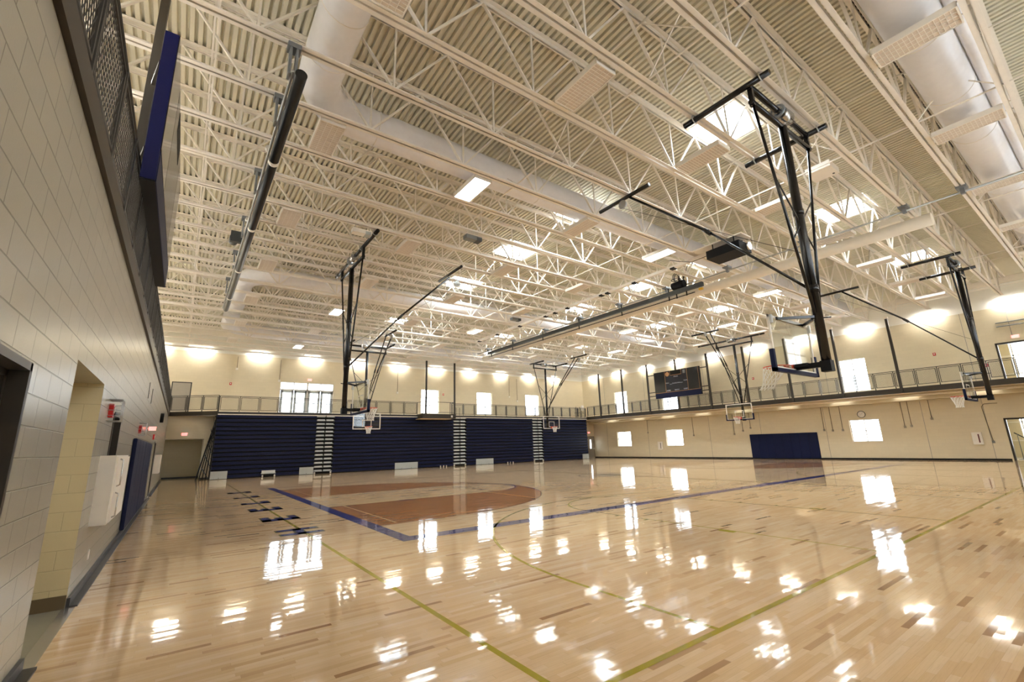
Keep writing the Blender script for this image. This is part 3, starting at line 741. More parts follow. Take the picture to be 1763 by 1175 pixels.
def panel_template(w, fine):
    key = (round(w, 3), fine)
    if key not in PAN:
        h = .86; b = MB(); t = .03
        b.box(0, w, -t/2, t/2, 0, t); b.box(0, w, -t/2, t/2, h-t, h); b.box(0, t, -t/2, t/2, 0, h); b.box(w-t, w, -t/2, t/2, 0, h)
        bmesh.ops.recalc_face_normals(b.bm, faces=b.bm.faces[:]); me = bpy.data.meshes.new('panel_frame'); b.bm.to_mesh(me); me.materials.append(m['rail'])
        q = mesh_panel_bm(w-.04, h-.04, .072 if fine else .06, .006); me2 = bpy.data.meshes.new('wire_mesh'); q.bm.to_mesh(me2); me2.materials.append(m['mesh'])
        PAN[key] = (me, me2)
    return PAN[key]
def railing(label, p0, p1, z, spacing, fine=False, posts=True, toprail=.04):
    p0, p1 = Vector((*p0, z)), Vector((*p1, z)); d = p1-p0; L = d.length; n = max(1, round(L/spacing)); st = L/n; ang = math.atan2(d.y, d.x)
    t = thing('track_railing', label, 'railing', p0, ang)
    MB().tube([(0, 0, 1.05), (L, 0, 1.05)], toprail/2, 8).build('top_rail', m['rail'], t)
    pm = None
    me, me2 = panel_template(st-.11, fine)
    for k in range(n+1):
        if pm is None: pm = MB().box(-.02, .02, -.02, .02, 0, 1.05).build('post', m['rail'], t)
        else:
            c = pm.copy(); C.objects.link(c); c.parent = t; c.location = (k*st, 0, 0)
    for k in range(n):
        f = bpy.data.objects.new('panel_frame', me); C.objects.link(f); f.parent = t; f.location = (k*st+.055, 0, .12)
        g = bpy.data.objects.new('wire_mesh', me2); C.objects.link(g); g.parent = f; g.location = (.02, 0, .02)
    return t
railing('dark mesh railing along the left running track, above the block wall', (XL+.0, -9.4), (XL+.0, YF-.05), ZT, 1.22, True)
railing('short angled mesh railing over the dark corridor opening', (XL+.02, YF), (-1.97, YB+.02), ZT, 1.1)
railing('mesh railing over the top of the blue bleachers, left of the scorer balcony', (-1.92, YB+.02), (11.9, YB+.02), ZT-.04, 1.2)
railing('mesh railing over the top of the blue bleachers, right of the scorer balcony', (15.1, YB+.02), (XT-.15, YB+.02), ZT-.04, 1.2)
railing('long mesh railing on the right running track between hanger posts', (XT-.008, YN), (XT-.008, YB-.1), ZT+.06, 1.02)
# hanger posts
HP = [-.31, 2.73, 5.8, 8.9, 11.98, 15.0, 18.1, 21.2, 24.3]
pr = None
for i, y in enumerate(HP):
    lab = 'dark bronze steel post holding up the right track, %s from the far corner' % ORD[len(HP)-1-i]
    if pr is None:
        pr = thing('hanger_post', lab, 'steel post', (XT-.10, y, 4.02), 0, 'posts hanging the right track from the roof')
        MB().box(-.065, .065, -.065, .065, 0, 4.66).build('post_shaft', m['brown'], pr); MB().box(-.10, .10, -.10, .10, 4.66, 4.80).build('head_plate', m['white'], pr)
    else: dup(pr, (XT-.10, y, 4.02), None, lab)
lp = dup(pr, (XL-.10, -1.0, 4.27), None, 'dark bronze steel post on the left track edge beside the edge-on scoreboard', 'post on the left track'); lp.scale = (.8, .8, .99)

# ------------------------------------------------------------------ scoreboards
def scoreboard(label, loc, rz, plain=False):
    """local: face towards +x, width along y (viewer's left = +y is mirrored), z from 0"""
    t = thing('scoreboard', label, 'scoreboard', loc, rz); W2, Ht, D = 2.28, 2.38, .15
    MB().box(-D, 0, -W2, W2, 0, Ht).build('cabinet', m['matblack'], t)
    MB().box(0, .012, -W2, W2, 0, .46).build('lower_panel', m['navy'], t)
    for q in (-1, 1): MB().box(-D-.002, .0, q*W2, q*(W2+.012), .02, Ht).build('side_panel', m['blue'] if plain else m['matblack'], t)
    MB().box(0, .01, -W2, -1.13, .5, Ht).build('display_panel', m['screen'], t); MB().box(0, .01, 1.13, W2, .5, Ht).build('display_panel', m['screen'], t)
    MB().box(0, .01, -1.10, 1.10, .5, Ht).build('score_panel', m['screenn'], t)
    MB().box(.01, .014, -.55, .55, 1.98, Ht-.02).build('timer_panel', m['matblack'], t)
    if plain: return t
    b = MB()
    for y in (-1.13, 1.10): b.box(.008, .02, y, y+.03, .5, Ht)
    b.box(.008, .02, -W2, W2, .47, .50); b.box(.01, .02, -.57, .57, 1.94, 1.97); b.box(.01, .02, -.57, -.55, 1.94, Ht); b.box(.01, .02, .55, .57, 1.94, Ht); b.box(.0, .02, W2-.1, W2-.08, .5, Ht)
    b.build('trim_strip', m['gold'], t)
    b = MB(); c = Vector((.012, -.85 if not plain else .85, 2.1)); n = 20
    vs = [b.bm.verts.new(c+Vector((0, .2*math.cos(2*PI*i/n), .2*math.sin(2*PI*i/n)))) for i in range(n)]; vs2 = [b.bm.verts.new(v.co+Vector((.012, 0, 0))) for v in vs]
    b.bm.faces.new(vs2)
    for i in range(n): b.bm.faces.new((vs[i], vs[(i+1) % n], vs2[(i+1) % n], vs2[i]))
    b.build('round_emblem', m['gold'], t)
    MB().box(.01, .018, .72, .95, 1.98, 2.28).build('small_emblem', m['grey2'], t)
    R = (PI/2, 0, PI/2)
    for s, y, z, sz in (('PERIOD', 0, 1.80, .13), ('FOULS', -.92, 1.30, .12), ('PLAYER FOUL', 0, 1.22, .13), ('FOULS', .92, 1.35, .12), ('BONUS', -.55, 1.17, .07), ('BONUS', .52, 1.2, .07), ('HOME', -.85, .62, .14), ('MATCH', 0, .62, .13), ('GUEST', .87, .62, .14)):
        text_part('caption', s, sz, m['plate'], t, (.016, y, z), R)
    return t
sb = scoreboard('black and navy scoreboard with gold trim on the right track', (XT-.34, 14.88, 5.33), PI)
b = None
for y0, y1 in ((-2.98, -2.28), (2.28, 3.05)):
    for z in (.28, .62, 2.2): MB().beam((-.02, y0, z), (-.02, y1, z), .07, .07).build('support_arm', m['brown'], sb)
sl = scoreboard('scoreboard seen edge-on with blue side, hung beside the left track', (-4.31, .43, 4.98), 0, True)
sl.scale = (1, 1, .94)
for z in (.5, 1.9): MB().beam((-.16, -2.2, z), (-.26, -1.7, z), .03, .07).build('support_arm', m['brown'], sl)

# ------------------------------------------------------------------ bleachers
BX = [(-1.95, 4.12), (5.40, 15.28), (16.58, 23.98), (25.30, 31.35)]
NR = 15; RH_ = 4.1/NR
def bleacher(x0, x1, label):
    t = thing('bleacher_section', label, 'bleachers', ((x0+x1)/2, YB, 0), 0, 'folded blue bleacher sections'); w = (x1-x0)/2
    MB().box(-w, w, .10, 1.5, 0, 4.06).build('carriage', m['matblack'], t)
    proto = None
    for k in range(NR):
        z = k*RH_
        if proto is None:
            b = MB(); zt = RH_
            prof = [(.0, .065), (0, .228), (.03, .243), (.12, .243), (.12, .10), (.02, .06)]
            A = [b.bm.verts.new((-w, y, q)) for y, q in prof]; B = [b.bm.verts.new((w, y, q)) for y, q in prof]
            b.bm.faces.new(A); b.bm.faces.new(B[::-1])
            for i in range(6): b.bm.faces.new((A[i], B[i], B[(i+1) % 6], A[(i+1) % 6]))
            proto = b.build('seat_row', m['navy'], t)
        else:
            c = proto.copy(); C.objects.link(c); c.parent = t; c.location = (0, 0, z)
    return t
for (a, c), s in zip(BX, ('leftmost, beside the corridor opening', 'second from the left, longest', 'third from the left', 'rightmost, against the right track')):
    t = bleacher(a, c, 'folded navy blue bleacher section, '+s)
    if a < 0:      # exposed end frame of the stack
        w = (c-a)/2
        for k in range(NR):
            z = k*RH_; MB().box(-w-.05, -w, .02+.03*(k % 2), 1.45, z+.16, z+.22).build('end_arm', m['charcoal'], t)
        for q, yy in enumerate((.02, .3, .6, .9, 1.2)): MB().beam((-w-.08-.16*q, yy, 0), (-w-.03, yy*.4, 4.05-.08*q), .05, .06).build('end_post', m['matblack'], t)
        for k in range(5): MB().beam((-w-.10, .1, .8*k+.05), (-w-.5+.09*k, .8, .8*k+.75), .02, .05).build('end_brace', m['charcoal'], t)
    for x in {1: (14.05, 14.35, 14.6), 2: (20.9, 21.2, 21.5)}.get(BX.index((a, c)), ()):
        xx = x-(a+c)/2; MB().tube([(xx-.03, -.03, .06), (xx+.03, -.03, .06)], .06, 12).build('wheel', m['offwhite'], t)
    if c > 31:
        w = (c-a)/2
        for yy in (.1, .6): MB().beam((w+.03, yy, 0), (w+.03, yy, 4.0), .05, .05).build('end_post', m['charcoal'], t)
def aisle(x0, x1, label, first=[None]):
    xm = (x0+x1)/2; w = (x1-x0)/2-.02
    if first[0] is not None: return dup(first[0], (xm, YB, 0), None, label)
    t = thing('bleacher_aisle', label, 'aisle steps', (xm, YB, 0), 0, 'folded aisle steps between bleacher sections'); first[0] = t
    MB().box(-w, w, .30, 1.5, 0, 4.05).build('carriage', m['matblack'], t)
    for k in range(NR):
        z = k*RH_
        for s in (-1, 1):
            MB().box(s*.04, s*w, .02, .32, z+.15, z+.19).build('step_tread', m['grey'], t)
            MB().box(s*.05, s*(w-.06), .10, .30, z+.19, z+.27).build('step_block', m['tread'], t)
    for s in (-1, 1): MB().tube([(s*(w-.03), .06, .07), (s*(w-.12), .06, .07)], .06, 12).build('wheel', m['offwhite'], t)
    for z0, z1 in ((.1, 1.4), (1.4, 2.8), (2.8, 4.1)): MB().tube([(0, .0, z0), (0, .0, z1)], .018, 8).build('centre_rail', m['matblack'], t)
    for x in (-.35, 0, .38): MB().tube([(x, .1, 4.1), (x, .1, 4.95)], .018, 8).build('rail_post', m['matblack'], t)
    return t
for (a, c), s in zip([(4.12, 5.40), (15.28, 16.58), (23.98, 25.30)], ('left', 'middle', 'right')): aisle(a, c, 'stacked pale aisle steps between blue bleachers, %s of three' % s)
# grey cut-out covers leaning at the foot
for i, (a, c) in enumerate(((-1.97, -1.06), (3.2, 4.1), (10.1, 12.0), (17.5, 19.3), (30.45, 31.35))):
    xm = (a+c)/2; w = (c-a)/2; t = thing('access_panel', 'light grey panel at the foot of the blue bleachers, %s from the left' % ORD[i], 'panel', (xm, YB-.04, 0), 0, 'grey panels at the foot of the bleachers')
    MB().box(-w, w, -.03, .03, .02, .5).build('panel_board', m['grey'], t)
    for x in ((-.4, .4) if w > .6 else (0,)): MB().tube([(x, -.05, .08), (x, -.02, .08)], .03, 10).build('caster', m['grey2'], t)
t = thing('portable_step', 'small white wheeled step at the foot of the leftmost bleacher', 'step', (1.28, YB-.12, 0))
MB().box(-.42, .42, -.10, .10, .20, .26).build('step_tread', m['grey'], t); MB().box(-.40, .40, -.02, .08, .26, .42).build('step_block', m['tread'], t)
for x in (-.36, .36): MB().tube([(x-.03, -.05, .07), (x+.05, -.05, .07)], .07, 12).build('wheel', m['offwhite'], t)
MB().box(-.38, .38, .02, .10, .03, .20).build('carriage', m['matblack'], t)
# scorer balcony projecting over the middle bleachers
t = thing('scorer_balcony', 'dark bronze balcony between two tall posts over the bleachers', 'balcony', (13.5, YB-.9, 3.86))
MB().box(-1.6, 1.45, -.1, .84, .05, .42).build('deck', m['brown'], t); MB().box(-1.75, 1.0, -.12, .84, .0, .05).build('underside', m['tan'], t)
for x in (-1.28, 1.35): MB().box(x-.06, x+.06, -.12, 0, .1, 4.80).build('tall_post', m['brown'], t)
for x0, x1 in ((-1.6, -1.28), (.95, 1.4)):
    for x in (x0, x1): MB().box(x-.02, x+.02, -.06, -.02, .42, 1.4).build('rail_post', m['rail'], t)
for z in (.55, 1.4): MB().tube([(-1.6, -.05, z), (1.4, -.05, z)], .02, 8).build('rail_bar', m['rail'], t)
for x in (-1.6, 1.4): MB().tube([(x, -.05, 1.4), (x, .84, 1.4)], .02, 8).build('rail_bar', m['rail'], t)
MB().box(1.0, 1.15, -.13, -.1, .15, .32).build('white_box', m['offwhite'], t)

# ------------------------------------------------------------------ basketball goals
def goal(label, bx, by, rz, cross, pad=True, double=False, yo=0.0, dz=0.0, pull=False):
    """local: board face at x=0, rim towards +x, z up from floor"""
    t = thing('basketball_goal', label, 'basketball goal', (bx, by, 0), rz); MX = -.55; ZP = 8.58; ZH = 8.2
    bl = m['black']; zb = 2.89+dz
    # backboard
    MB().box(-.02, .0, -.915, .915, zb, zb+1.067).build('backboard_glass', m['board'], t)
    b = MB(); W2, z0, z1 = .915, zb, zb+1.067
    for (a, c, d, e) in ((-W2, W2, z0, z0+.05), (-W2, W2, z1-.05, z1), (-W2, -W2+.05, z0, z1), (W2-.05, W2, z0, z1)): b.box(-.025, .005, a, c, d, e)
    b.build('board_border', m['offwhite'], t)
    b = MB(); tz = zb+.15
    for (a, c, d, e) in ((-.305, .305, tz, tz+.04), (-.305, .305, tz+.42, tz+.46), (-.305, -.265, tz+.04, tz+.42), (.265, .305, tz+.04, tz+.42)): b.box(-.002, .004, a, c, d, e)
    b.build('target_box', m['offwhite'], t)
    if pad:
        b = MB(); b.box(-.045, .035, -.965, .965, zb-.05, zb+.02); b.box(-.045, .035, -.965, -.895, zb-.05, zb+.38); b.box(-.045, .035, .895, .965, zb-.05, zb+.38)
        b.build('edge_padding', m['navyd'], t)
    rz0 = zb+.16
    rim = MB().ring((.38, 0, rz0), .228, .011, 'z', 32, 8).build('rim', m['orange'], t)
    b = MB(); b.box(0, .03, -.12, .12, rz0-.14, rz0+.03); b.box(.03, .17, -.09, .09, rz0-.012, rz0+.006); b.beam((.02, .07, rz0-.12), (.2, .05, rz0-.01), .015, .02); b.beam((.02, -.07, rz0-.12), (.2, -.05, rz0-.01), .015, .02)
    q = b.build('rim_bracket', m['orange'], t)
    b = MB(); n = 12; rows = [(.228, 0), (.20, -.09), (.165, -.19), (.135, -.29), (.12, -.38), (.13, -.45)]
    off = Vector((.0, 0, 0)) if not pull else Vector((.05, .0, 0))
    for r_ in range(len(rows)-1):
        (ra, za), (rb, zc) = rows[r_], rows[r_+1]
        for k in range(n):
            a0 = 2*PI*(k+.5*(r_ % 2))/n
            for s in (-.5, .5):
                a1 = a0+s*2*PI/n
                b.beam((.38+ra*math.cos(a0)+off.x*r_, ra*math.sin(a0), rz0+za), (.38+rb*math.cos(a1)+off.x*(r_+1), rb*math.sin(a1), rz0+zc), .010, .010)
    b.build('net', m['net'], t)
    # mast and board mounts
    b = MB(); b.tube([(MX, 0, ZH), (MX, 0, zb-.05)], .085, 16); b.tube([(MX, 0, 6.1), (MX, 0, 6.2)], .1, 16); b.tube([(MX, 0, 4.4), (MX, 0, 4.55)], .1, 16)
    b.build('mast', bl, t)
    b = MB(); b.box(MX-.09, MX+.09, -.09, .09, zb-.07, zb+.14); b.box(MX, -.02, -.045, .045, rz0-.13, rz0-.03); b.box(MX+.3, -.02, -.10, .10, rz0-.09, rz0-.02); b.build('lower_mount', m['matblack'], t)
    b = MB(); b.beam((MX, 0, zb+1.02), (-.05, .55, zb+1.02), .05, .05); b.beam((MX, 0, zb+1.02), (-.05, -.55, zb+1.02), .05, .05); b.beam((-.05, -.62, zb+1.02), (-.05, .62, zb+1.02), .04, .06); b.tube([(MX-.18, -.1, zb+.98), (MX+.1, .1, zb+.98)], .015, 6); b.build('upper_mount', bl, t)
    for s in (-1, 1): MB().beam((-.04, s*.86, zb+.9), (-.04, s*.86, zb+1.06), .06, .06).build('corner_bracket', m['silver'], t)
    # hinge pipe, hangers and V braces
    HWD = 1.36
    MB().tube([(MX, -HWD, ZH), (MX, HWD, ZH)], .055, 12).build('hinge_pipe', bl, t)
    for s in (-1, 1):
        MB().beam((MX, s*1.30, ZH-.08), (MX, s*1.30, ZP), .09, .07).build('hinge_hanger', bl, t)
        MB().tube([(MX, s*1.28, ZH), (MX, s*.70, 6.1), (MX, s*.13, 3.95+dz)], .03, 8).build('side_brace', bl, t)
        MB().tube([(MX, s*.92, 6.75), (MX, -s*.53, 5.4)], .016, 6).build('cross_brace', bl, t)
    # roof clamps
    if cross:
        for s in (-1, 1):
            y = s*1.36; p = t
            MB().tube([(MX-.42, y, ZP), (MX+1.45, y, ZP)], .062, 12).build('clamp_pipe', bl, t)
            for x in (MX-.25, MX+1.2): MB().ring((x, y, ZP+.02), .085, .014, 'x', 14, 5).build('clamp_ring', m['silver'], t)
        MB().tube([(MX, -1.36, ZP-.02), (MX, 1.36, ZP-.02)], .062, 12).build('cross_pipe', bl, t)
    else:
        MB().tube([(MX, -2.75, ZP), (MX, 2.2, ZP)], .062, 12).build('cross_pipe', bl, t)
        for y in (-2.5, -1.1, .4, 1.9): MB().ring((MX, y, ZP+.02), .085, .014, 'y', 14, 5).build('clamp_ring', m['silver'], t)
    b = MB(); b.tube([(MX, -.35, ZP-.03), (MX, .02, ZP-.03)], .15, 16); b.box(MX-.12, MX+.1, -.45, -.2, ZP-.12, ZP+.12); b.build('winch_motor', m['chrome'], t)
    MB().ring((MX, .12, ZP-.03), .13, .03, 'y', 18, 6).build('winch_drum', m['bracket'], t)
    # drop brace towards the court
    BX_ = 3.25; 
    BL_ = 1.9 if not cross else 1.86
    if cross: MB().tube([(BX_-.4, yo, ZP), (BX_+1.45, yo, ZP)], .055, 12).build('brace_pipe', bl, t)
    else: MB().tube([(BX_, -1.2+yo, ZP), (BX_, .75+yo, ZP)], .055, 12).build('brace_pipe', bl, t)
    for s in ((-.18, .18) if double else (0,)):
        ex = BX_+(.1 if not cross else .3)
        MB().tube([(ex, yo+s, ZP-.05), ((ex+MX)/2-.1, (yo+s)*.5, 6.55)], .036, 8).build('drop_brace', bl, t); 
        MB().tube([((ex+MX)/2-.05, (yo+s)*.5, 6.6), (MX+.06, 0, 4.5)], .028, 8).build('drop_brace_lower', bl, t)
        MB().tube([((ex+MX)/2, (yo+s)*.51, 6.64), ((ex+MX)/2-.16, (yo+s)*.49, 6.46)], .05, 8).build('brace_collar', bl, t)
    MB().tube([(BX_+.5, yo+.05, ZP-.22), (BX_+.5, yo+.11, ZP-.22)], .13, 16).build('pulley', m['silver'], t)
    MB().tube([(BX_+.5, yo+.08, ZP-.34), (MX+.1, .0, 5.3)], .006, 5).build('hoist_cable', m['matblack'], t)
    return t
goal('black roof-hung basketball goal at the left end of the main court', 1.34, 7.62, 0, False, True, yo=-.35)
goal('roof-hung basketball goal facing the camera before the right wall', 27.3, 7.66, PI, False, True, double=True, yo=.35)
goal('largest, nearest roof-hung goal, seen from behind its glass board', 6.2, -4.65, PI/2, True, True, pull=True, yo=.1)
goal('roof-hung goal with unpadded glass board before the left bleachers', 6.15, 21.5, -PI/2, True, False, double=True, dz=.0)
goal('roof-hung basketball goal seen edge-on at the far right', 22.0, -4.62, PI/2, True, True)
goal('small distant goal with glass board before the rightmost bleachers', 22.2, 21.5, -PI/2, True, False, double=True)

# ------------------------------------------------------------------ roof-hung curtains, tube, projector
t = thing('roller_curtain', 'long black rolled curtain with white straps, upper left roof', 'rolled curtain', (-2.68, 0, 8.02))
MB().tube([(0, -1.15, 0), (0, 15.0, 0)], .10, 18).build('roll', m['tube'], t)
MB().tube([(-.13, -1.1, .05), (-.13, 15.0, .05)], .025, 8).build('drive_pipe', m['silver'], t)
for y in (1.8, 5.6, 9.4, 13.0):
    MB().tube([(0, y-.06, 0), (0, y+.06, 0)], .112, 18).build('strap', m['offwhite'], t); MB().tube([(-.16, y-.3, .12), (-.16, y-.18, .12)], .05, 10).build('strap_drum', m['offwhite'], t)
for y in (-.98, .46, 3.47, 6.38, 9.3, 12.4):
    b = MB(); b.box(-.24, -.02, y-.10, y+.10, .56, .66); b.box(-.20, -.16, y-.09, y+.09, .0, .60); b.box(-.10, -.06, y-.09, y+.09, .0, .60); b.build('joist_bracket', m['bracket'], t)
b = MB(); b.tube([(-.35, 7.0, .2), (-.35, 7.4, .2)], .12, 14); b.box(-.45, -.12, 6.95, 7.1, .05, .4); b.build('drive_motor', m['charcoal'], t)
t = thing('divider_curtain', 'long cream divider curtain rolled up across the middle roof', 'divider curtain', (14.75, 0, 8.2))
MB().tube([(0, -5.9, 0), (0, 20.5, 0)], .20, 20).build('roll', m['curtain'], t)
MB().tube([(-.55, -9.5, .32), (-.55, 20.5, .32)], .03, 8).build('drive_pipe', m['silver'], t)
for y in (-6.75, -5.4, -2.47, .46, 3.47, 6.38, 9.3, 12.4, 15.9, 19.1):
    b = MB(); b.box(-.72, -.38, y-.12, y+.12, .42, .50); b.box(-.60, -.50, y-.05, y+.05, .25, .44); b.build('joist_bracket', m['bracket'], t)
    
t = thing('screen_roller', 'dark charcoal roller bar slung beside the cream divider curtain', 'roller bar', (13.8, 0, 8.16))
MB().box(-.08, .08, 1.4, 18.4, -.09, .09).build('casing', m['charcoal'], t)
MB().tube([(.0, 1.8, -.26), (.0, 18.4, -.26)], .02, 6).build('lower_bar', m['matblack'], t)
for y in (2.2, 2.7, 3.1, 5.9, 9.0, 12.2, 15.4, 18.0): MB().box(-.02, .02, y-.02, y+.02, -.3, .3).build('hanger_clip', m['matblack'], t)
MB().box(-.04, .06, 1.42, 1.6, -.24, -.16).build('end_tag', m['yellow'], t)
b = MB(); b.tube([(0, 2.25, .3), (0, 2.85, .3)], .17, 14); b.box(-.16, .16, 2.35, 2.75, .14, .34); b.build('motor_body', m['matblack'], t)
for k, (c, R_, ax) in enumerate((((0, 2.4, .62), .20, 'y'), ((-.05, 2.6, .70), .18, 'x'), ((.1, 2.7, .60), .22, 'z'), ((.05, 2.5, .66), .25, 'x'), ((0, 2.6, .58), .24, 'y'))): MB().ring(c, R_, .014, ax, 18, 5).build('cable_loop', m['matblack'], t)
MB().beam((0, 2.5, .3), (0, 2.5, .6), .05, .05).build('hanger', m['matblack'], t)
MB().tube([(0, 2.3, .5), (-.5, 1.6, 1.0), (-1.0, 1.0, .5)], .015, 6).build('cable', m['matblack'], t)
t = thing('curtain_track', 'thin white track with black clips left of the divider curtain', 'curtain track', (12.06, 0, 8.6))
MB().box(-.07, .07, -.2, 17.2, -.06, .06).build('track', m['white'], t)
for y in (1.6, 3.6, 5.2, 5.6, 8.0, 9.0, 9.8, 12.2, 14.6, 16.8): MB().box(-.10, .10, y-.10, y+.10, -.09, -.03).build('clip', m['matblack'], t)
t = thing('projector', 'big black projector hung from the joists right of centre', 'projector', (11.85, -.85, 8.12))
MB().box(-.42, .42, -.62, .62, 0, .32).build('case', m['matblack'], t); MB().box(-.3, .3, -.5, .5, .32, .38).build('top_cover', m['charcoal'], t)
MB().tube([(.15, -.6, .18), (.15, -.72, .18)], .14, 16).build('lens', m['chrome'], t)
for sx in (-.3, .3):
    for sy in (-.4, .4): MB().beam((sx, sy, .3), (sx, sy, .58), .03, .03).build('hanger_rod', m['matblack'], t)
MB().box(-.34, .34, -.7, 1.4, .55, .6).build('mount_bar', m['white'], t)
MB().tube([(-.3, .6, .2), (-.5, 1.2, .1), (-.55, 1.7, .3), (-.5, 2.1, .5)], .012, 6).build('cable', m['matblack'], t)
# roof heaters and square speakers
for i, (px, py, lab) in enumerate(((3.55, 3.47, 'small grey box fitting under joists above the left goal'), (.3, 5.0, 'pale box heater slung under joists left of centre'), (10.7, 10.8, 'small grey box fitting beyond the thin curtain track'))):
    t = thing('unit_heater', lab, 'roof fitting', (px, py, 8.36), .0); MB().box(-.3, .3, -.12, .12, 0, .14).build('case', m['grey2'] if i != 1 else m['white'], t)
    for x in (-.2, .2): MB().beam((x, 0, .14), (x, 0, .60), .02, .02).build('hanger_rod', m['white'], t)
    MB().box(.1, .28, -.13, .13, -.01, .1).build('grille', m['charcoal'] if i != 1 else m['grey'], t)
for i, (px, py, lab) in enumerate(((10.05, -4.65, 'white square speaker box behind the nearest goal mast'), (15.8, -4.7, 'white square speaker box right of the nearest goal'))):
    t = thing('roof_speaker', lab, 'speaker', (px, py, 8.75)); MB().box(-.33, .33, -.30, .30, 0, .18).build('cabinet', m['white'], t); MB().tube([(.2, -.2, -.01), (.2, -.2, .01)], .03, 8).build('knob', m['charcoal'], t)
    MB().beam((0, 0, .18), (0, 0, 1.55), .03, .03).build('hanger_rod', m['white'], t)

# ------------------------------------------------------------------ wall fittings
def exit_sign(label, loc, rz):
    t = thing('exit_sign', label, 'exit sign', loc, rz)   # faces +x locally
    MB().box(-.05, 0, -.16, .16, -.1, .1).build('case', m['offwhite'], t); MB().box(0, .004, -.15, .15, -.09, .09).build('face', m['exitface'], t)
    text_part('lettering', 'EXIT', .17, m['exit'], t, (.008, 0, 0), (PI/2, 0, PI/2)); return t
exit_sign('red EXIT sign over the far left corridor opening', (-3.55, YF-.002, 2.88), -PI/2)
exit_sign('EXIT sign above the far glass entrance doors', (4.05, YFU-.002, 7.08), -PI/2)
exit_sign('EXIT sign above the upper right doorway', (XR-.002, -5.2, 6.83), PI)
exit_sign('EXIT sign above the tan door at the far right corner', (33.2, YF-.002, 2.72), -PI/2)
t = exit_sign('red EXIT sign jutting from the left block wall over the blue pads', (XL+.22, 8.1, 2.36), -PI/2); MB().box(-.05, 0, -.40, -.16, -.03, .03).build('arm', m['offwhite'], t); t.scale = (.6, .55, .6); t.location.x = XL+.13
def strobe(label, loc, rz, cage=False, mat=None, cond=0.0):
    t = thing('fire_alarm', label, 'fire alarm', loc, rz); MB().box(0, .05, -.07, .07, -.09, .09).build('body', mat or m['red'], t); MB().box(.05, .06, -.03, .03, -.03, .05).build('lens', m['offwhite'], t)
    if cage:
        b = MB()
        for k in range(6): y = -.16+.32*k/5; b.tube([(0, y, -.14), (.14, y, -.14), (.14, y, .14), (0, y, .14)], .004, 5)
        for k in range(5): z = -.14+.28*k/4; b.tube([(0, -.16, z), (.14, -.16, z), (.14, .16, z), (0, .16, z)], .004, 5)
        b.build('wire_guard', m['silver'], t)
    if cond: MB().box(0, .02, -.015, .015, .09, cond).build('conduit', m['wall_y'], t)
    return t
strobe('red fire alarm in wire guard beside the block wall opening', (XL, -.38, 2.22), 0, True)
strobe('caged red fire alarm over the nearer blue wall pad', (XL, 5.3, 2.22), 0, True)
strobe('small red fire alarm beyond the blue wall pads', (XL, 12.3, 2.25), 0, False)
strobe('red fire alarm on conduit high on the far wall, left of glass doors', (-1.24, YFU, 6.48), -PI/2, cond=2.0)
strobe('red fire alarm on the far wall between first window and glass doors', (15.8, YFU, 6.4), -PI/2)
strobe('red fire alarm on the right upper wall beyond the goal', (XR, 9.6, 6.4), PI, cond=2.2)
strobe('pale red alarm between posts on the right upper wall', (XR, -1.67, 6.42), PI, cond=2.0)
strobe('small red alarm behind railing near the upper right doorway', (XR, -3.78, 5.38), PI)
for i, (y, ztop, zb, lab) in enumerate(((-3.25, 3.1, 1.04, 'grey outlet box on bent conduit near the lower right door'), (.54, 3.65, 2.06, 'outlet box on conduit right of the clock, longer of the pair'), (.2, 3.65, 2.1, 'outlet box on thin conduit right of the clock, second of the pair'), (-.84, 3.65, 2.5, 'short conduit with small box between clock and right hand door'),
        (11.8, 3.65, 2.0, 'conduit with pink box below the far facing goal'), (11.05, 3.65, 2.25, 'thin conduit with box right below the facing goal'), (10.4, 3.65, 2.45, 'short conduit with box above the left end of blue wall pad'),
        (5.13, 3.65, 2.05, 'conduit with box by the right end of the blue wall pad'), (4.6, 3.65, 2.0, 'second conduit by the right end of the blue wall pad'), (3.98, 3.65, 2.0, 'conduit with box just left of the clock window'), (20.6, 3.65, 2.45, 'conduit between the two far lower windows'), (15.6, 3.65, 2.02, 'conduit with box right of the middle lower window'))):
    t = thing('conduit_outlet', lab, 'conduit', (XR, y, zb)); 
    if i == 0: MB().tube([(-.02, 0, 0), (-.02, .12, 2.0), (-.02, .0, 2.15), (-.02, -.55, 2.15)], .014, 6).build('conduit', m['baseb'], t)
    else: MB().tube([(-.02, 0, 0), (-.02, 0, ztop-zb)], .014, 6).build('conduit', m['baseb'], t)
    MB().box(-.05, 0, -.06, .06, -.08, .06).build('box', m['grey2'] if i == 0 else m['door'], t)
for i, (x, zt, zb, lab) in enumerate(((-.95, 8.5, 7.6, 'short conduit with white camera above the red far wall alarm'), (1.9, 8.5, 6.9, 'conduit with white fitting left of the glass doors'), (6.9, 8.4, 6.5, 'conduit right of the glass doors, ending in a box'), (11.3, 8.5, 6.4, 'conduit on the far wall left of the scorer balcony'), (17.0, 8.5, 6.6, 'conduit between first and second far windows'), (23.4, 8.4, 6.5, 'conduit between second and third far windows'), (24.4, 8.4, 6.1, 'lower conduit box just left of the third far window'))):
    t = thing('conduit_outlet', lab, 'conduit', (x, YFU, zb)); MB().tube([(0, -.02, 0), (0, -.02, zt-zb)], .016, 6).build('conduit', m['baseb'], t); MB().box(-.08, .08, -.06, 0, -.10, .06).build('box', m['offwhite'], t)
m['darkred'] = paint('dark_red_handle', srgb(96, 34, 30), .5)
